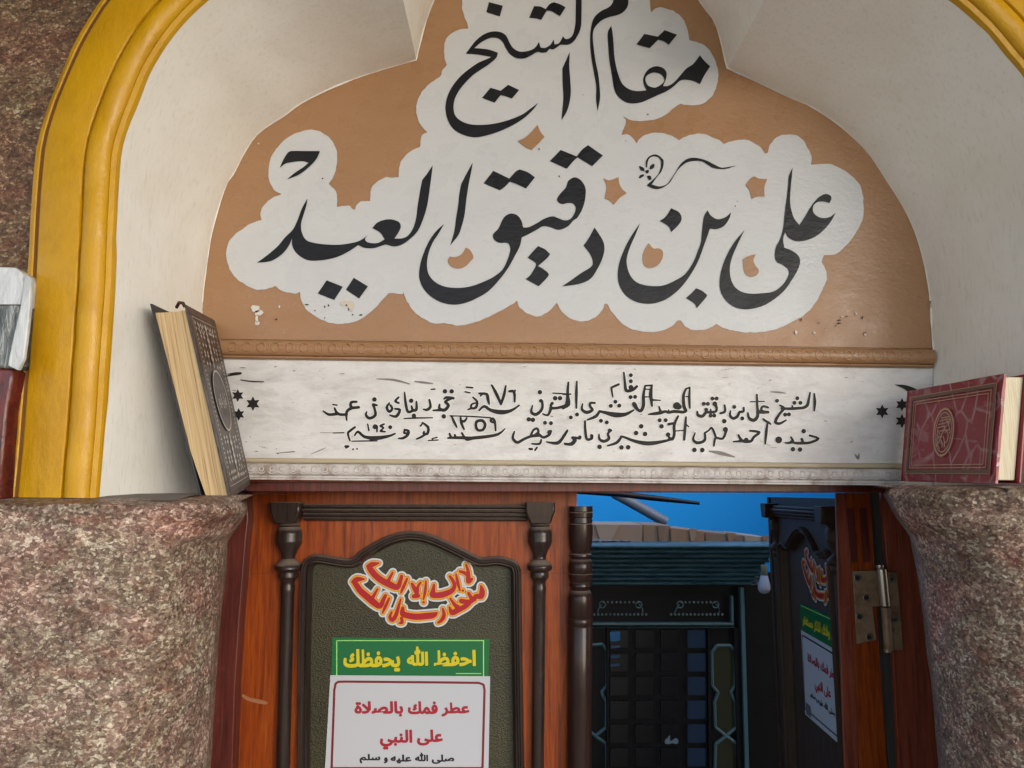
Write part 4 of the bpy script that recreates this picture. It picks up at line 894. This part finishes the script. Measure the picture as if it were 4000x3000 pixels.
def white_sticker(fn, label, base, full):
    o = empty('white_sticker', label, 'sticker', fn(1600, 2800, base))
    yb = 3040 if full else 3107
    def f(x, y):                      # the lower edge spreads a little as on the closed leaf
        return fn(x, y, base)
    sheet('paper', [[(1285,2643),(1914,2647),(1907,yb),(1262 if full else 1285,yb)]], layer(fn, base+.0006), MAT['st_white'], o)
    L = [[(1290,yb-30,4.2),(1301,2700,4.2),(1306,2676,4.2),(1316,2669,4.2),(1340,2668,4.2),(1700,2671,4.2),(1870,2673,4.2),(1888,2680,4.2),(1892,2700,4.2),(1884,yb-30,4.2)]]
    st = [[(a[0], a[1], a[2]), (b[0], b[1], b[2])] for a, b in zip(L[0], L[0][1:])]+[[(1290,yb-32,3.5),(1884,yb-32,3.5)]]
    sd = capsule_union(st, 1270, 2655, 1905, yb-20, 2.5); sdf_mesh('border_line', sd, 0.3, layer(fn, base+.0010), MAT['st_maroon'] if full else MAT['st_black'], o)
    cr = MAT['st_crimson']
    for s, bx in (('عطر', (1722,2750,1833,2806)), ('فمك', (1590,2745,1708,2797)), ('بالصلاة', (1380,2745,1572,2806)), ('على', (1626,2857,1728,2920)), ('النبي', (1480,2857,1608,2936))):
        text_mesh('lettering', s, bx, layer(fn, base+.0011), cr, o, 0, 2.4)
    for s, bx in (('صلى', (1684,2955,1773,2992)), ('الله', (1618,2947,1670,2982)), ('عليه', (1522,2955,1604,2990)), ('و', (1496,2966,1511,2990)), ('سلم', (1400,2953,1482,2990))):
        text_mesh('lettering', s, bx, layer(fn, base+.0011), MAT['st_black'], o, 0, 1.5)
    if not full: sheet('stamp', [rect(1310,3035,1390,3098)], layer(fn, base+.0013), MAT['st_grey'], o)
    return o
white_sticker(leaf_left, 'white sticker with red and black script in a maroon border on the closed door leaf', dv+.001, True)
white_sticker(leaf_right_st, 'white sticker with red and black script on the open dark door leaf', dv+.001, False)
K = [[(400,225,22),(460,200,32),(545,182,8)], [(395,225,14),(430,265,36),(500,350,40),(590,420,40),(690,470,42),(800,515,34),(845,430,24),(862,365,20)], [(680,420,20),(740,312,10)], [(852,592,6),(885,520,18),(938,398,12)],
     [(190,440,20),(250,405,32),(345,402,8)], [(190,440,14),(230,475,34),(290,560,38),(380,640,42),(480,725,42),(565,775,32),(610,690,24),(640,630,18)], [(460,662,20),(532,540,10)], [(600,872,6),(640,780,18),(692,668,11)],
     [(1008,468,16),(1040,530,26),(1075,590,24),(1090,500,14),(1125,452,12)], [(1030,640,24),(1092,632,24)], [(1075,590,22),(1060,640,24)], [(1200,430,8),(1190,560,16),(1165,680,8)], [(1168,722,14)],
     [(1310,480,12),(1298,570,28),(1290,622,34),(1400,622,38),(1480,600,36),(1560,560,30),(1595,490,22),(1570,420,20),(1530,365,14)], [(1615,335,8),(1640,450,18),(1668,560,8)], [(1708,560,14)],
     [(1752,205,10),(1780,280,18),(1785,370,26),(1790,430,32),(1835,400,14)], [(1668,295,14),(1730,315,20),(1790,360,20)],
     [(1962,500,12),(1975,570,34),(1960,640,34),(1890,640,28),(1850,690,26),(1790,600,18)], [(1690,705,30),(1790,720,30),(1840,695,26)], [(1790,740,28),(1740,780,30),(1640,830,34),(1560,865,32),(1525,790,10)], [(1535,670,10),(1600,760,22),(1640,790,28)],
     [(1432,810,10),(1450,900,22),(1415,970,22),(1365,1005,10)], [(880,800,18),(880,880,36),(980,912,38),(1080,922,40),(1200,912,40),(1300,900,36),(1350,870,10)], [(860,940,16),(870,1000,18),(830,1010,8)], [(852,680,8),(815,800,18),(780,910,24),(735,965,24),(700,930,18),(725,860,10)]]
def kalima(fn, label):
    o = empty('calligraphy_sticker', label, 'sticker', fn(1630, 2310, dv))
    st = [[(1320+x*.2848, 2150+y*.2848, w*.2848) for x, y, w in s] for s in K]
    sd = capsule_union(st, 1335, 2170, 1930, 2480, 1.6)
    for lv, mt, d in ((17.6, 'st_black', .0008), (15.2, 'k_white', .0012), (8.2, 'st_maroon', .0016), (6.9, 'k_yellow', .0020), (1.2, 'k_red', .0024)):
        sdf_mesh('script_layer', sd, lv, layer(fn, dv+d), MAT[mt], o)
kalima(leaf_left, 'die cut red and yellow script sticker curved like a bowl on the closed door leaf')
kalima(leaf_right_st, 'die cut red and yellow script sticker on the open dark door leaf')

# ------------------------------------------------------------------ books
def hexa(name, c, mat, parent, **k):
    """c: 8 corners, front TL TR BR BL, back TL TR BR BL"""
    return mesh(name, c, [(0,3,2,1),(4,5,6,7),(0,1,5,4),(2,3,7,6),(1,2,6,5),(0,4,7,3)], mat, parent, **k)
def lerp(a, b, t): return Vector(a)*(1-t)+Vector(b)*t
# black book leaning on the left reveal
N_, F_ = 1.09, 1.28
n_tl = Vector(P(585,1186,N_)); n_tr = Vector(P(728,1190,N_)); n_br = Vector(P(902,1948,N_)); n_bl = Vector(P(778,1942,N_))
f_tr = Vector(P(838,1250,F_)); f_br = Vector(P(980,1893,F_)); dlt_t = f_tr-n_tr; dlt_b = f_br-n_br
f_tl = n_tl+dlt_t; f_bl = n_bl+dlt_b
bk = empty('book', 'thick black and brown tooled book leaning on the left ledge, pages facing out', 'book', P(850, 1945, 1.15))
ux = (n_tr-n_tl).normalized(); th = .0035
hexa('front_cover', [n_tr-ux*th, n_tr, n_br, n_br-ux*th, f_tr-ux*th, f_tr, f_br, f_br-ux*th], MAT['cover_brown'], bk, bevel=.0008)
hexa('back_cover', [n_tl, n_tl+ux*th, n_bl+ux*th, n_bl, f_tl, f_tl+ux*th, f_bl+ux*th, f_bl], MAT['cloth_black'], bk, bevel=.0008)
hexa('spine', [f_tl-ux*0+dlt_t.normalized()*-.004, f_tr-dlt_t.normalized()*.004, f_br-dlt_b.normalized()*.004, f_bl-dlt_b.normalized()*.004, f_tl+dlt_t.normalized()*.004, f_tr+dlt_t.normalized()*.004, f_br+dlt_b.normalized()*.004, f_bl+dlt_b.normalized()*.004], MAT['cloth_black'], bk, bevel=.002)
# page block: many rows so that the fore edge is hollowed and the leaves fan a little
V = []; F = []; nr, nc = 24, 12
pt_l = Vector(P(604,1222,N_+.004)); pt_r = Vector(P(724,1212,N_+.004)); pb_l = Vector(P(806,1942,N_+.004)); pb_r = Vector(P(893,1940,N_+.004))
for side_ in (0, 1):
    for j in range(nr+1):
        t = j/nr
        for i in range(nc+1):
            s = i/nc
            l = lerp(pt_l, pb_l, t); r_ = lerp(pt_r, pb_r, t)
            l = l + ux*(-.006*math.sin(PI*t)*1.0); 
            p = lerp(l, r_, s); p.y += .003*math.sin(PI*s)+.0004*math.sin(i*3.1)
            if side_: p = p + lerp(dlt_t, dlt_b, t)*.93
            V.append(p)
W_ = nc+1; O_ = (nr+1)*W_
for j in range(nr):
    for i in range(nc):
        a = j*W_+i; F.append((a, a+W_, a+W_+1, a+1)); F.append((O_+a, O_+a+1, O_+a+W_+1, O_+a+W_))
for i in range(nc): F.append((i, i+1, O_+i+1, O_+i)); a = nr*W_+i; F.append((a, O_+a, O_+a+1, a+1))
for j in range(nr): a = j*W_; F.append((a, O_+a, O_+a+W_, a+W_)); a += nc; F.append((a, a+W_, O_+a+W_, O_+a))
mesh('page_block', V, F, MAT['pages'], bk, smooth=True, angle=30)
nrm = (f_tr-n_tr).cross(n_br-n_tr).normalized()
if nrm.x < 0: nrm = -nrm
def cov(u, v, d=.0006):
    """u 0 at the fore edge .. 1 at the spine, v 0 top .. 1 bottom"""
    return lerp(lerp(n_tr, f_tr, u), lerp(n_br, f_br, u), v)+nrm*d
def cline(name, u0, v0, u1, v1, mat, d=.0006): sheet(name, [rect(u0, v0, u1, v1)], lambda x, y: cov(x, y, d), mat, bk)
for (a, w, mt) in ((.05, .012, 'bronze'), (.085, .006, 'silver'), (.17, .010, 'bronze')):
    b = a*.62
    for (u0, v0, u1, v1) in ((a, b, 1-a, b+w*.6), (a, 1-b-w*.6, 1-a, 1-b), (a, b+w*.6, a+w, 1-b-w*.6), (1-a-w, b+w*.6, 1-a, 1-b-w*.6)): cline('border_line', u0, v0, u1, v1, MAT[mt])
dia = lambda cx, cy, a, b: [(cx-a, cy), (cx, cy-b), (cx+a, cy), (cx, cy+b)]
orn = []
for i in range(9):
    u = .14+.72*i/8
    for v in (.085, .115, .885, .915): orn.append(dia(u, v, .022, .012))
for i in range(30):
    v = .15+.70*i/29
    for u in (.135, .865): orn.append(dia(u, v, .020, .008))
for i in range(7):
    for sgn in (-1, 1):
        v = .5+sgn*(.20+.035*i); orn.append(dia(.5, v, .02+.03*abs(math.sin(i*1.3)), .022))
        for du in (.14, .24): orn.append(dia(.5+du, v+.01*math.sin(i*2+du*9), .028, .012)); orn.append(dia(.5-du, v-.01*math.sin(i*2), .028, .012))
V = []; F = []
for q in orn:
    b = len(V); V += [cov(x, y, .0009) for x, y in q]; F.append((b, b+1, b+2, b+3))
o = mesh('tooled_ornament', V, F, MAT['silver'], bk)
def ell(cu, cv, ru, rv, n=32): return [(cu+ru*math.cos(2*PI*q/n), cv+rv*math.sin(2*PI*q/n)) for q in range(n)]
sheet('medallion', [ell(.5, .5, .26, .165)], lambda x, y: cov(x, y, .0012), MAT['cover_brown'], bk)
sheet('medallion_ring', [ell(.5, .5, .26, .17), ell(.5, .5, .242, .161)], lambda x, y: cov(x, y, .0016), MAT['silver'], bk)
text_mesh('lettering', 'قرآن كريم'.replace('آ', 'ا'), (.34, .46, .66, .56), lambda x, y: cov(x, y, .0016), MAT['silver'], bk, .01)
tube('ribbon', [Vector(P(690,1200,1.12)), Vector(P(700,1182,1.11)), Vector(P(715,1184,1.10)), Vector(P(722,1198,1.10))], .0025, M('brown_headband', lin(70,34,30), .6).m, bk)

# red book on the right ledge
rb = empty('book', 'dark red taped book standing on the right ledge, gold bordered cover and round emblem', 'book', P(3700, 1885, 1.1))
N2, F2 = 1.03, 1.24
a_tr = Vector(P(3921,1459,N2)); a_br = Vector(P(3887,1888,N2)); a_tl = Vector(P(3551,1527,F2)); a_bl = Vector(P(3526,1879,F2))
nr2 = (a_tl-a_tr).cross(a_br-a_tr).normalized()
if nr2.x > 0: nr2 = -nr2
tw = Vector((.032, .002, 0))
def rcov(u, v, d=.0006): return lerp(lerp(a_tl, a_tr, u), lerp(a_bl, a_br, u), v)+nr2*d
def boxfrom(name, c4, off, mat, **k):
    hexa(name, [c4[0], c4[1], c4[2], c4[3]]+[c+off for c in c4], mat, rb, **k)
c4 = [a_tl, a_tr, a_br, a_bl]
V = []; F = []; G = 16
for j in range(G+1):
    for i in range(G+1):
        q = rcov(i/G, j/G, 0); w = .0012*noise.noise(q*35); V.append(q+nr2*w)
for j in range(G):
    for i in range(G): a = j*(G+1)+i; F.append((a, a+1, a+G+2, a+G+1))
nb = len(V)
for j in range(G+1):
    for i in range(G+1): V.append(rcov(i/G, j/G, -.004))
for j in range(G):
    for i in range(G): a = nb+j*(G+1)+i; F.append((a, a+G+1, a+G+2, a+1))
for i in range(G):
    for (a, b) in ((i, i+1), (G*(G+1)+i, G*(G+1)+i+1), (i*(G+1), (i+1)*(G+1)), (i*(G+1)+G, (i+1)*(G+1)+G)): F.append((a, b, nb+b, nb+a))
mesh('front_cover', V, F, MAT['red_taped'], rb, smooth=True, angle=40)
ins = [lerp(a_tl, a_tr, .02)+Vector((.0042, 0, -.004)), lerp(a_tr, a_tl, .03)+Vector((.0042, 0, -.004)), lerp(a_br, a_bl, .03)+Vector((.0042, 0, .004)), lerp(a_bl, a_br, .02)+Vector((.0042, 0, .004))]
boxfrom('page_block', ins, tw-Vector((.004, 0, 0)), MAT['pages_w'], bevel=.001)
boxfrom('back_cover', [c+tw+Vector((.0005, 0, 0)) for c in c4], Vector((.004, 0, 0)), MAT['red'], bevel=.001)
boxfrom('spine', [a_tl+Vector((0,.003,0)), a_tl+Vector((.036,.005,0)), a_bl+Vector((.036,.005,0)), a_bl+Vector((0,.003,0))], Vector((0, .004, 0)), MAT['red'], bevel=.001)
V = []; F = []
def rl(name, u0, v0, u1, v1, mt, d): sheet(name, [rect(u0, v0, u1, v1)], lambda x, y: rcov(x, y, d), mt, rb)
for (a, b, w, mt) in ((.045, .085, .022, 'bronze'), (.085, .135, .006, 'gold'), (.110, .165, .006, 'gold'), (.040, .078, .004, 'gold')):
    w2 = w*1.5
    for (u0, v0, u1, v1) in ((a, b, 1-a, b+w2), (a, 1-b-w2, 1-a, 1-b), (a, b+w2, a+w, 1-b-w2), (1-a-w, b+w2, 1-a, 1-b-w2)): rl('border_line', u0, v0, u1, v1, MAT[mt], .0022)
cu, cv = .46, .50
sheet('emblem_ring', [ell(cu, cv, .115, .25), ell(cu, cv, .102, .226)], lambda x, y: rcov(x, y, .0024), MAT['gold'], rb)
sheet('emblem_ring', [ell(cu, cv, .092, .208), ell(cu, cv, .085, .195)], lambda x, y: rcov(x, y, .0024), MAT['gold'], rb)
ES = [[(500,610),(720,595)],[(440,670),(740,645),(745,690),(730,760),(760,840),(790,900),(770,940)],[(420,740),(620,720),(690,690),(720,710),(690,730),(660,690)],[(380,810),(600,790),(625,830),(590,880),(500,1000),(430,1000)],[(470,880),(760,870)],[(400,850),(400,1000),(420,1160),(480,1080),(540,1000)],[(400,850),(470,940)],[(640,920),(700,900),(740,980),(720,1110),(660,1130)],[(580,990),(620,1050),(660,1210)],[(540,1080),(580,1160),(570,1220)],[(400,1180),(460,1200),(500,1260)]]
def em(x, y): return (cu+(x-580)/240*.085, cv+(y-910)/400*.195)
sd = capsule_union([[(x, y, 10) for x, y in s] for s in ES], 360, 560, 830, 1290, 8)
sdf_mesh('emblem_script', sd, 2, lambda x, y: rcov(*em(x, y), .0024), MAT['gold'], rb)

# tape-wrapped book at the far left
lb = empty('book', 'book wrapped in shiny clear tape with a white label, leaning at the far left edge', 'book', P(10, 1940, 1.02))
q = [(-420,1060), (40,1038), (88,1052), (108,1090), (96,1200), (66,1400), (28,1440), (14,1640), (-2,1945), (-420,1945)]
pslab('cover_upper', [(-420,1190), (86,1190), (72,1400), (52,1438), (-420,1438)], 1.003, 1.035, MAT['taped'], lb, bevel=.003)
pslab('white_label', [(-420,1050), (-40,1040), (60,1044), (86,1066), (92,1100), (84,1189), (-420,1189)], 1.0, 1.035, MAT['taped_white'], lb, bevel=.003)
pslab('label_flap', [(94,1078),(108,1072),(121,1088),(116,1200),(104,1310),(92,1400),(70,1447),(28,1428),(48,1330),(80,1190)], .993, 1.0, MAT['taped_white'], lb, bevel=.0015)
pslab('cover_lower', [(-420,1439), (52,1439), (44,1500), (26,1600), (12,1750), (2,1950), (-420,1950)], 1.005, 1.035, MAT['taped_red'], lb, bevel=.003)

# ------------------------------------------------------------------ the room behind
YC = 2.9
PC = lambda x, y, Y=YC: P(x, y, Y)
struct(mesh('back_wall', [(-3.5, 4.2, 0), (3.5, 4.2, 0), (3.5, 4.2, 2.3), (-3.5, 4.2, 2.3)], [(0,1,2,3)], MAT['blue']))
struct(mesh('side_wall', [(-1.6, 1.66, 0), (-1.6, 4.2, 0), (-1.6, 4.2, 2.2), (-1.6, 1.66, 2.2)], [(0,1,2,3)], M('pale_bounce_wall', lin(205,200,190), .8).m))  # unseen left wall made pale to bounce light onto the open leaf
struct(mesh('side_wall', [(2.4, 1.66, 0), (2.4, 4.2, 0), (2.4, 4.2, 3.0), (2.4, 1.66, 3.0)], [(0,3,2,1)], MAT['room']))
struct(box('ceiling', -2.5, 2.5, 1.33, 2.15, 1.95, 2.05, MAT['room']))  # unseen; stops short so sky light reaches the blue wall
struct(mesh('side_wall', [(P(2900,2240,3.2)[0], 3.2, 0), (2.4, 3.2, 0), (2.4, 3.2, P(2900,2235,3.2)[2]), (P(2900,2240,3.2)[0], 3.2, P(2900,2235,3.2)[2])], [(0,1,2,3)], MAT['cab']))  # added dark panel, keeps the gap between screen and leaf dark
struct(box('floor', -2.4, 2.4, 1.4, 4.2, .001, .02, MAT['room']))
cab = empty('shrine_screen', 'dark teal panelled wooden screen with ribbed cornice inside the room', 'screen', PC(2500, 3000))
cb = lambda px: (px[0]*.7233+2100, px[1]*.7233+1850)
Z = lambda pts: [cb(p) for p in pts]
struct_bot = 4600
# body
pslab('body', [(1850,2283), (2915,2283), (2945,3000), (3000,struct_bot), (1850,struct_bot)], YC, YC+.6, MAT['cab'], cab)
# ribbed cornice, stepping outwards towards the top
prev = None
N9 = 9
for i in range(N9):
    y0 = 2116+i*18.6; y1 = y0+18.2; t = i/(N9-1)
    xr = 2998-72*t; out = .10*(1-t)
    V = []; F = []; xl = 1850; S = 7
    for e, x in enumerate((xl, xr)):
        for s in range(S):
            a = PI*s/(S-1); p = PC(x, y0+(y1-y0)*(1-math.cos(a))/2); V.append((p[0], YC-.02-out-.016*math.sin(a), p[2]))
        p = PC(x, y1); V.append((p[0], YC+.3, p[2])); p = PC(x, y0); V.append((p[0], YC+.3, p[2]))
    M_ = S+2
    for s in range(M_): a = s; b = (s+1) % M_; F.append((a, M_+a, M_+b, b))
    F.append(tuple(range(M_))); F.append(tuple(M_+s for s in reversed(range(M_))))
    mesh('cornice_rib', V, F, MAT['teal'], cab, smooth=True, angle=60)
for (x0, y0, x1, y1) in ((2941,2229,2974,2235),(2938,2241,2972,2247),(2936,2253,2966,2259),(2930,2266,2962,2274)):
    pslab('cornice_return', [(x0,y0),(x1,y0-2),(x1,y1-2),(x0,y1)], YC-.03, YC+.1, MAT['trim'], cab)
for i in range(7): pslab('cornice_bead', ring(2936+i*7, 2284-i*.8, 3, n=8), YC-.03, YC, MAT['bead_mat'], cab)
sl2 = lambda nm, pts, d, mt, dd=0: pslab(nm, Z(pts), YC-d, YC-dd, mt, cab, bevel=.002)
sl2('corner_post', [(1095,615),(1115,615),(1145,1640),(1200,3800),(1180,3800),(1122,1640)], .03, MAT['trim'])
sl2('corner_post', [(1060,835),(1092,835),(1118,1640),(1160,3800),(1110,3800),(1080,1640)], .018, MAT['cab'])
sl2('frame_rail', [(150,806),(1062,806),(1062,820),(150,820)], .025, MAT['trim']); sl2('frame_rail', [(150,828),(1065,828),(1065,833),(150,833)], .018, MAT['trim'])
sl2('frame_rail', [(1044,660),(1058,660),(1061,805),(1047,805)], .025, MAT['trim'])
sl2('grid_frame', [(372,840),(384,840),(384,1640),(384,3600),(372,3600)], .02, MAT['cab']); sl2('grid_frame', [(918,840),(930,840),(942,1640),(960,3600),(945,3600)], .02, MAT['cab'])
bd = bpy.data.meshes.new('bead'); b_ = bmesh.new(); bmesh.ops.create_icosphere(b_, subdivisions=1, radius=.0052); b_.to_mesh(bd); b_.free(); bd.materials.append(MAT['bead_mat'])
for (xa, xb, ya, xc, xd, yc) in ((305,585,760,355,540,694), (720,995,760,775,955,694)):
    for k2 in range(14):
        t = k2/13; pp = cb((xa+(xb-xa)*t, ya)); o = bpy.data.objects.new('bead', bd); link(o, cab); o.location = Vector(PC(*pp))+Vector((0, -.004, 0))-LOC[cab]
    for k2 in range(9):
        t = k2/8; pp = cb((xc+(xd-xc)*t, yc)); o = bpy.data.objects.new('bead', bd); link(o, cab); o.location = Vector(PC(*pp))+Vector((0, -.004, 0))-LOC[cab]
    for (x1_, x2_, sg) in ((xc-8, xa+18, 1), (xd+8, xb-18, -1)):
        tube('ornament_stem', [PC(*cb((x1_, 705)), YC-.004), PC(*cb((x1_-sg*18, 730)), YC-.004), PC(*cb((x2_, 758)), YC-.004)], .0028, MAT['trim'], cab, 6)
        rg = [Vector(PC(*cb((x1_+sg*2+17*math.cos(a), 708+17*math.sin(a))), YC-.004)) for a in [2*PI*q/14 for q in range(15)]]
        tube('ornament_ring', rg, .0028, MAT['trim'], cab, 6)
# glazed squares
for r_ in range(9):
    for c_, xx in enumerate((440,577,714,858)):
        yy = 893+r_*128; hw = 48
        if yy > 2100: continue
        blob_ = smoothpoly([(xx-hw,yy-hw+8),(xx-hw+10,yy-hw),(xx+hw-10,yy-hw),(xx+hw,yy-hw+8),(xx+hw,yy+hw-8),(xx+hw-10,yy+hw),(xx-hw+10,yy+hw),(xx-hw,yy+hw-8)], 2)
        pslab('pane', Z(blob_), YC-.012, YC, MAT['pane'] if c_ < 3 else MAT['teal_pane'] if 'teal_pane' in MAT else MAT['pane'], cab, bevel=.003)
sl2('pane_reflection', [(388,856),(446,852),(448,902),(425,908),(390,905)], .016, M('painted_blue_reflection', lin(30,110,165), .3).m)  # blue reflections on the black panes, painted as flat pieces
for yy in (932, 985, 1030): sl2('pane_reflection', [(392,yy),(446,yy-3),(446,yy+10),(392,yy+14)], .016, M('painted_blue_reflection', lin(40,84,120), .3).m)
def outline(name, pts, w, d, mt):
    N = len(pts)
    for a, b in zip(pts, pts[1:]):
        tube(name, [PC(*cb(a), YC-d), PC(*cb(b), YC-d)], w, mt, cab, 6)
oct_ = [(940,965),(968,928),(1042,928),(1066,960),(1066,1145),(1042,1182),(1070,1235),(1074,1370),(1018,1415),(960,1370),(955,1235),(975,1182),(944,1145),(940,965)]
outline('lozenge_trim', oct_, .006, .006, MAT['trim'])
pslab('lozenge_panel', Z(oct_[:-1]), YC-.005, YC, MAT['olive_line'], cab)
oct2 = [(1018,1416),(960,1460),(955,1700),(978,1760),(1060,1760),(1085,1700),(1078,1460),(1018,1416)]
outline('lozenge_trim', oct2, .006, .006, MAT['trim']); pslab('lozenge_panel', Z(oct2[:-1]), YC-.005, YC, MAT['olive_line'], cab)
oct3 = [(240,965),(268,928),(350,920),(376,960),(374,1145),(344,1182),(372,1235),(370,1370),(312,1415),(250,1370)]
outline('lozenge_trim', oct3, .006, .006, MAT['trim']); outline('lozenge_trim', [(312,1417),(372,1460),(376,1700),(350,1760),(250,1760)], .006, .006, MAT['trim'])
sheet('white_tag', [smoothpoly([(2597,2903),(2600,2888),(2608,2882),(2613,2874,1),(2618,2873,1),(2618,2890),(2622,2894),(2634,2886),(2642,2883),(2649,2890),(2649,2902),(2640,2907),(2628,2903),(2612,2907)], 3)], PX(YC-.014), M('tag_white', lin(120,146,158), .5).m, cab)
# cardboard boxes lying on the screen
BX = [(2200, 2322, 2510, 2046, 0), (0, 2512, 2618, 2049, 1), (0, 2620, 2752, 2062, 2), (0, 2754, 2908, 2078, 4), (0, 2910, 3030, 2090, 3)]
lbs = ['long grey brown cardboard box at the left end of the screen top', 'brown cardboard box with folded flap beside the long box on the screen top', 'mid brown cardboard box in the middle of the screen top', 'low cardboard box right of the middle one on the screen top', 'lowest cardboard box at the right end by the open door leaf']
for i, (_, x0, x1, yt, mi) in enumerate(BX):
    x0 = 2100 if i == 0 else x0
    e = empty('cardboard_box', lbs[i], 'box', P((x0+x1)/2, 2114, YC+.03), group='cardboard boxes on the screen')
    mt = MAT['card%d' % mi]; dy = 14 if i > 1 else 4
    pslab('carton', [(x0,yt), (x1,yt+dy), (x1,2116), (x0,2116)], YC+.02+.01*(i % 2), YC+.32, mt, e, bevel=.002)
    w = x1-x0
    pslab('flap', [(x0+w*.55,yt+3), (x0+w*.78,yt+4), (x0+w*.7,2114), (x0+w*.60,2114)], YC+.012+.01*(i % 2), YC+.0185+.01*(i % 2), MAT['card%d' % ((mi+3) % 5)], e)
V = []; F = []
for i in range(25):
    for j in range(5):
        p = P(2290+i*7.2, 2114-j*3.6*(1-i/26), YC-.03+j*.012); V.append((p[0], p[1]+.006*noise.noise(Vector((i*.5, j, 2))), p[2]+.006*noise.noise(Vector((i*.6, j*.9, 0)))))
for i in range(24):
    for j in range(4): a = i*5+j; F.append((a, a+5, a+6, a+1))
o = mesh('crumpled_sheet', V, F, M('grey_plastic', lin(130,132,138), .4).m, smooth=True, origin=P(2380, 2112, YC)); tag(o, 'crumpled pale plastic sheet lying on the left of the screen top', 'plastic sheet')
# rod and tube against the blue wall
rod = tube('rod', [P(2180,1920,3.6), P(2290,1924,3.6), P(2420,1930,3.6), P(2560,1946,3.6), P(2732,1966,3.6)], [.006, .010, .014, .014, .008], M('black_rod', lin(16,22,34), .5).m, origin=P(2400, 1930, 3.6)); tag(rod, 'thin black rod hanging across the bright blue wall', 'rod')
tb = tube('grey_pipe', [P(2395,1925,3.9), P(2500,1982,3.9), P(2602,2040,3.9)], [.026, .027, .027], MAT['tube'], origin=P(2500, 1980, 3.9)); tag(tb, 'dull grey pipe slanting down in front of the blue wall', 'pipe')
# light bulb
lp = empty('light_bulb', 'unlit white bulb in a pale socket hanging beside the cornice', 'light bulb', P(2985, 2290, 2.7))
lathe('socket', [(2206,12),(2208,13),(2244,13),(2247,11)], lambda y: 2985, 2.7, M('socket_cream', lin(120,132,116), .5).m, lp)
lathe('bulb', [(2248,14),(2252,15),(2266,18),(2284,23),(2300,24),(2312,19),(2318,10),(2320,2)], lambda y: 2985, 2.7, MAT['bulb'], lp)
tube('bracket', [P(2985,2208,2.7), P(2985,2200,2.74), P(2975,2198,2.86)], .004, MAT['st_black'], lp, 6)
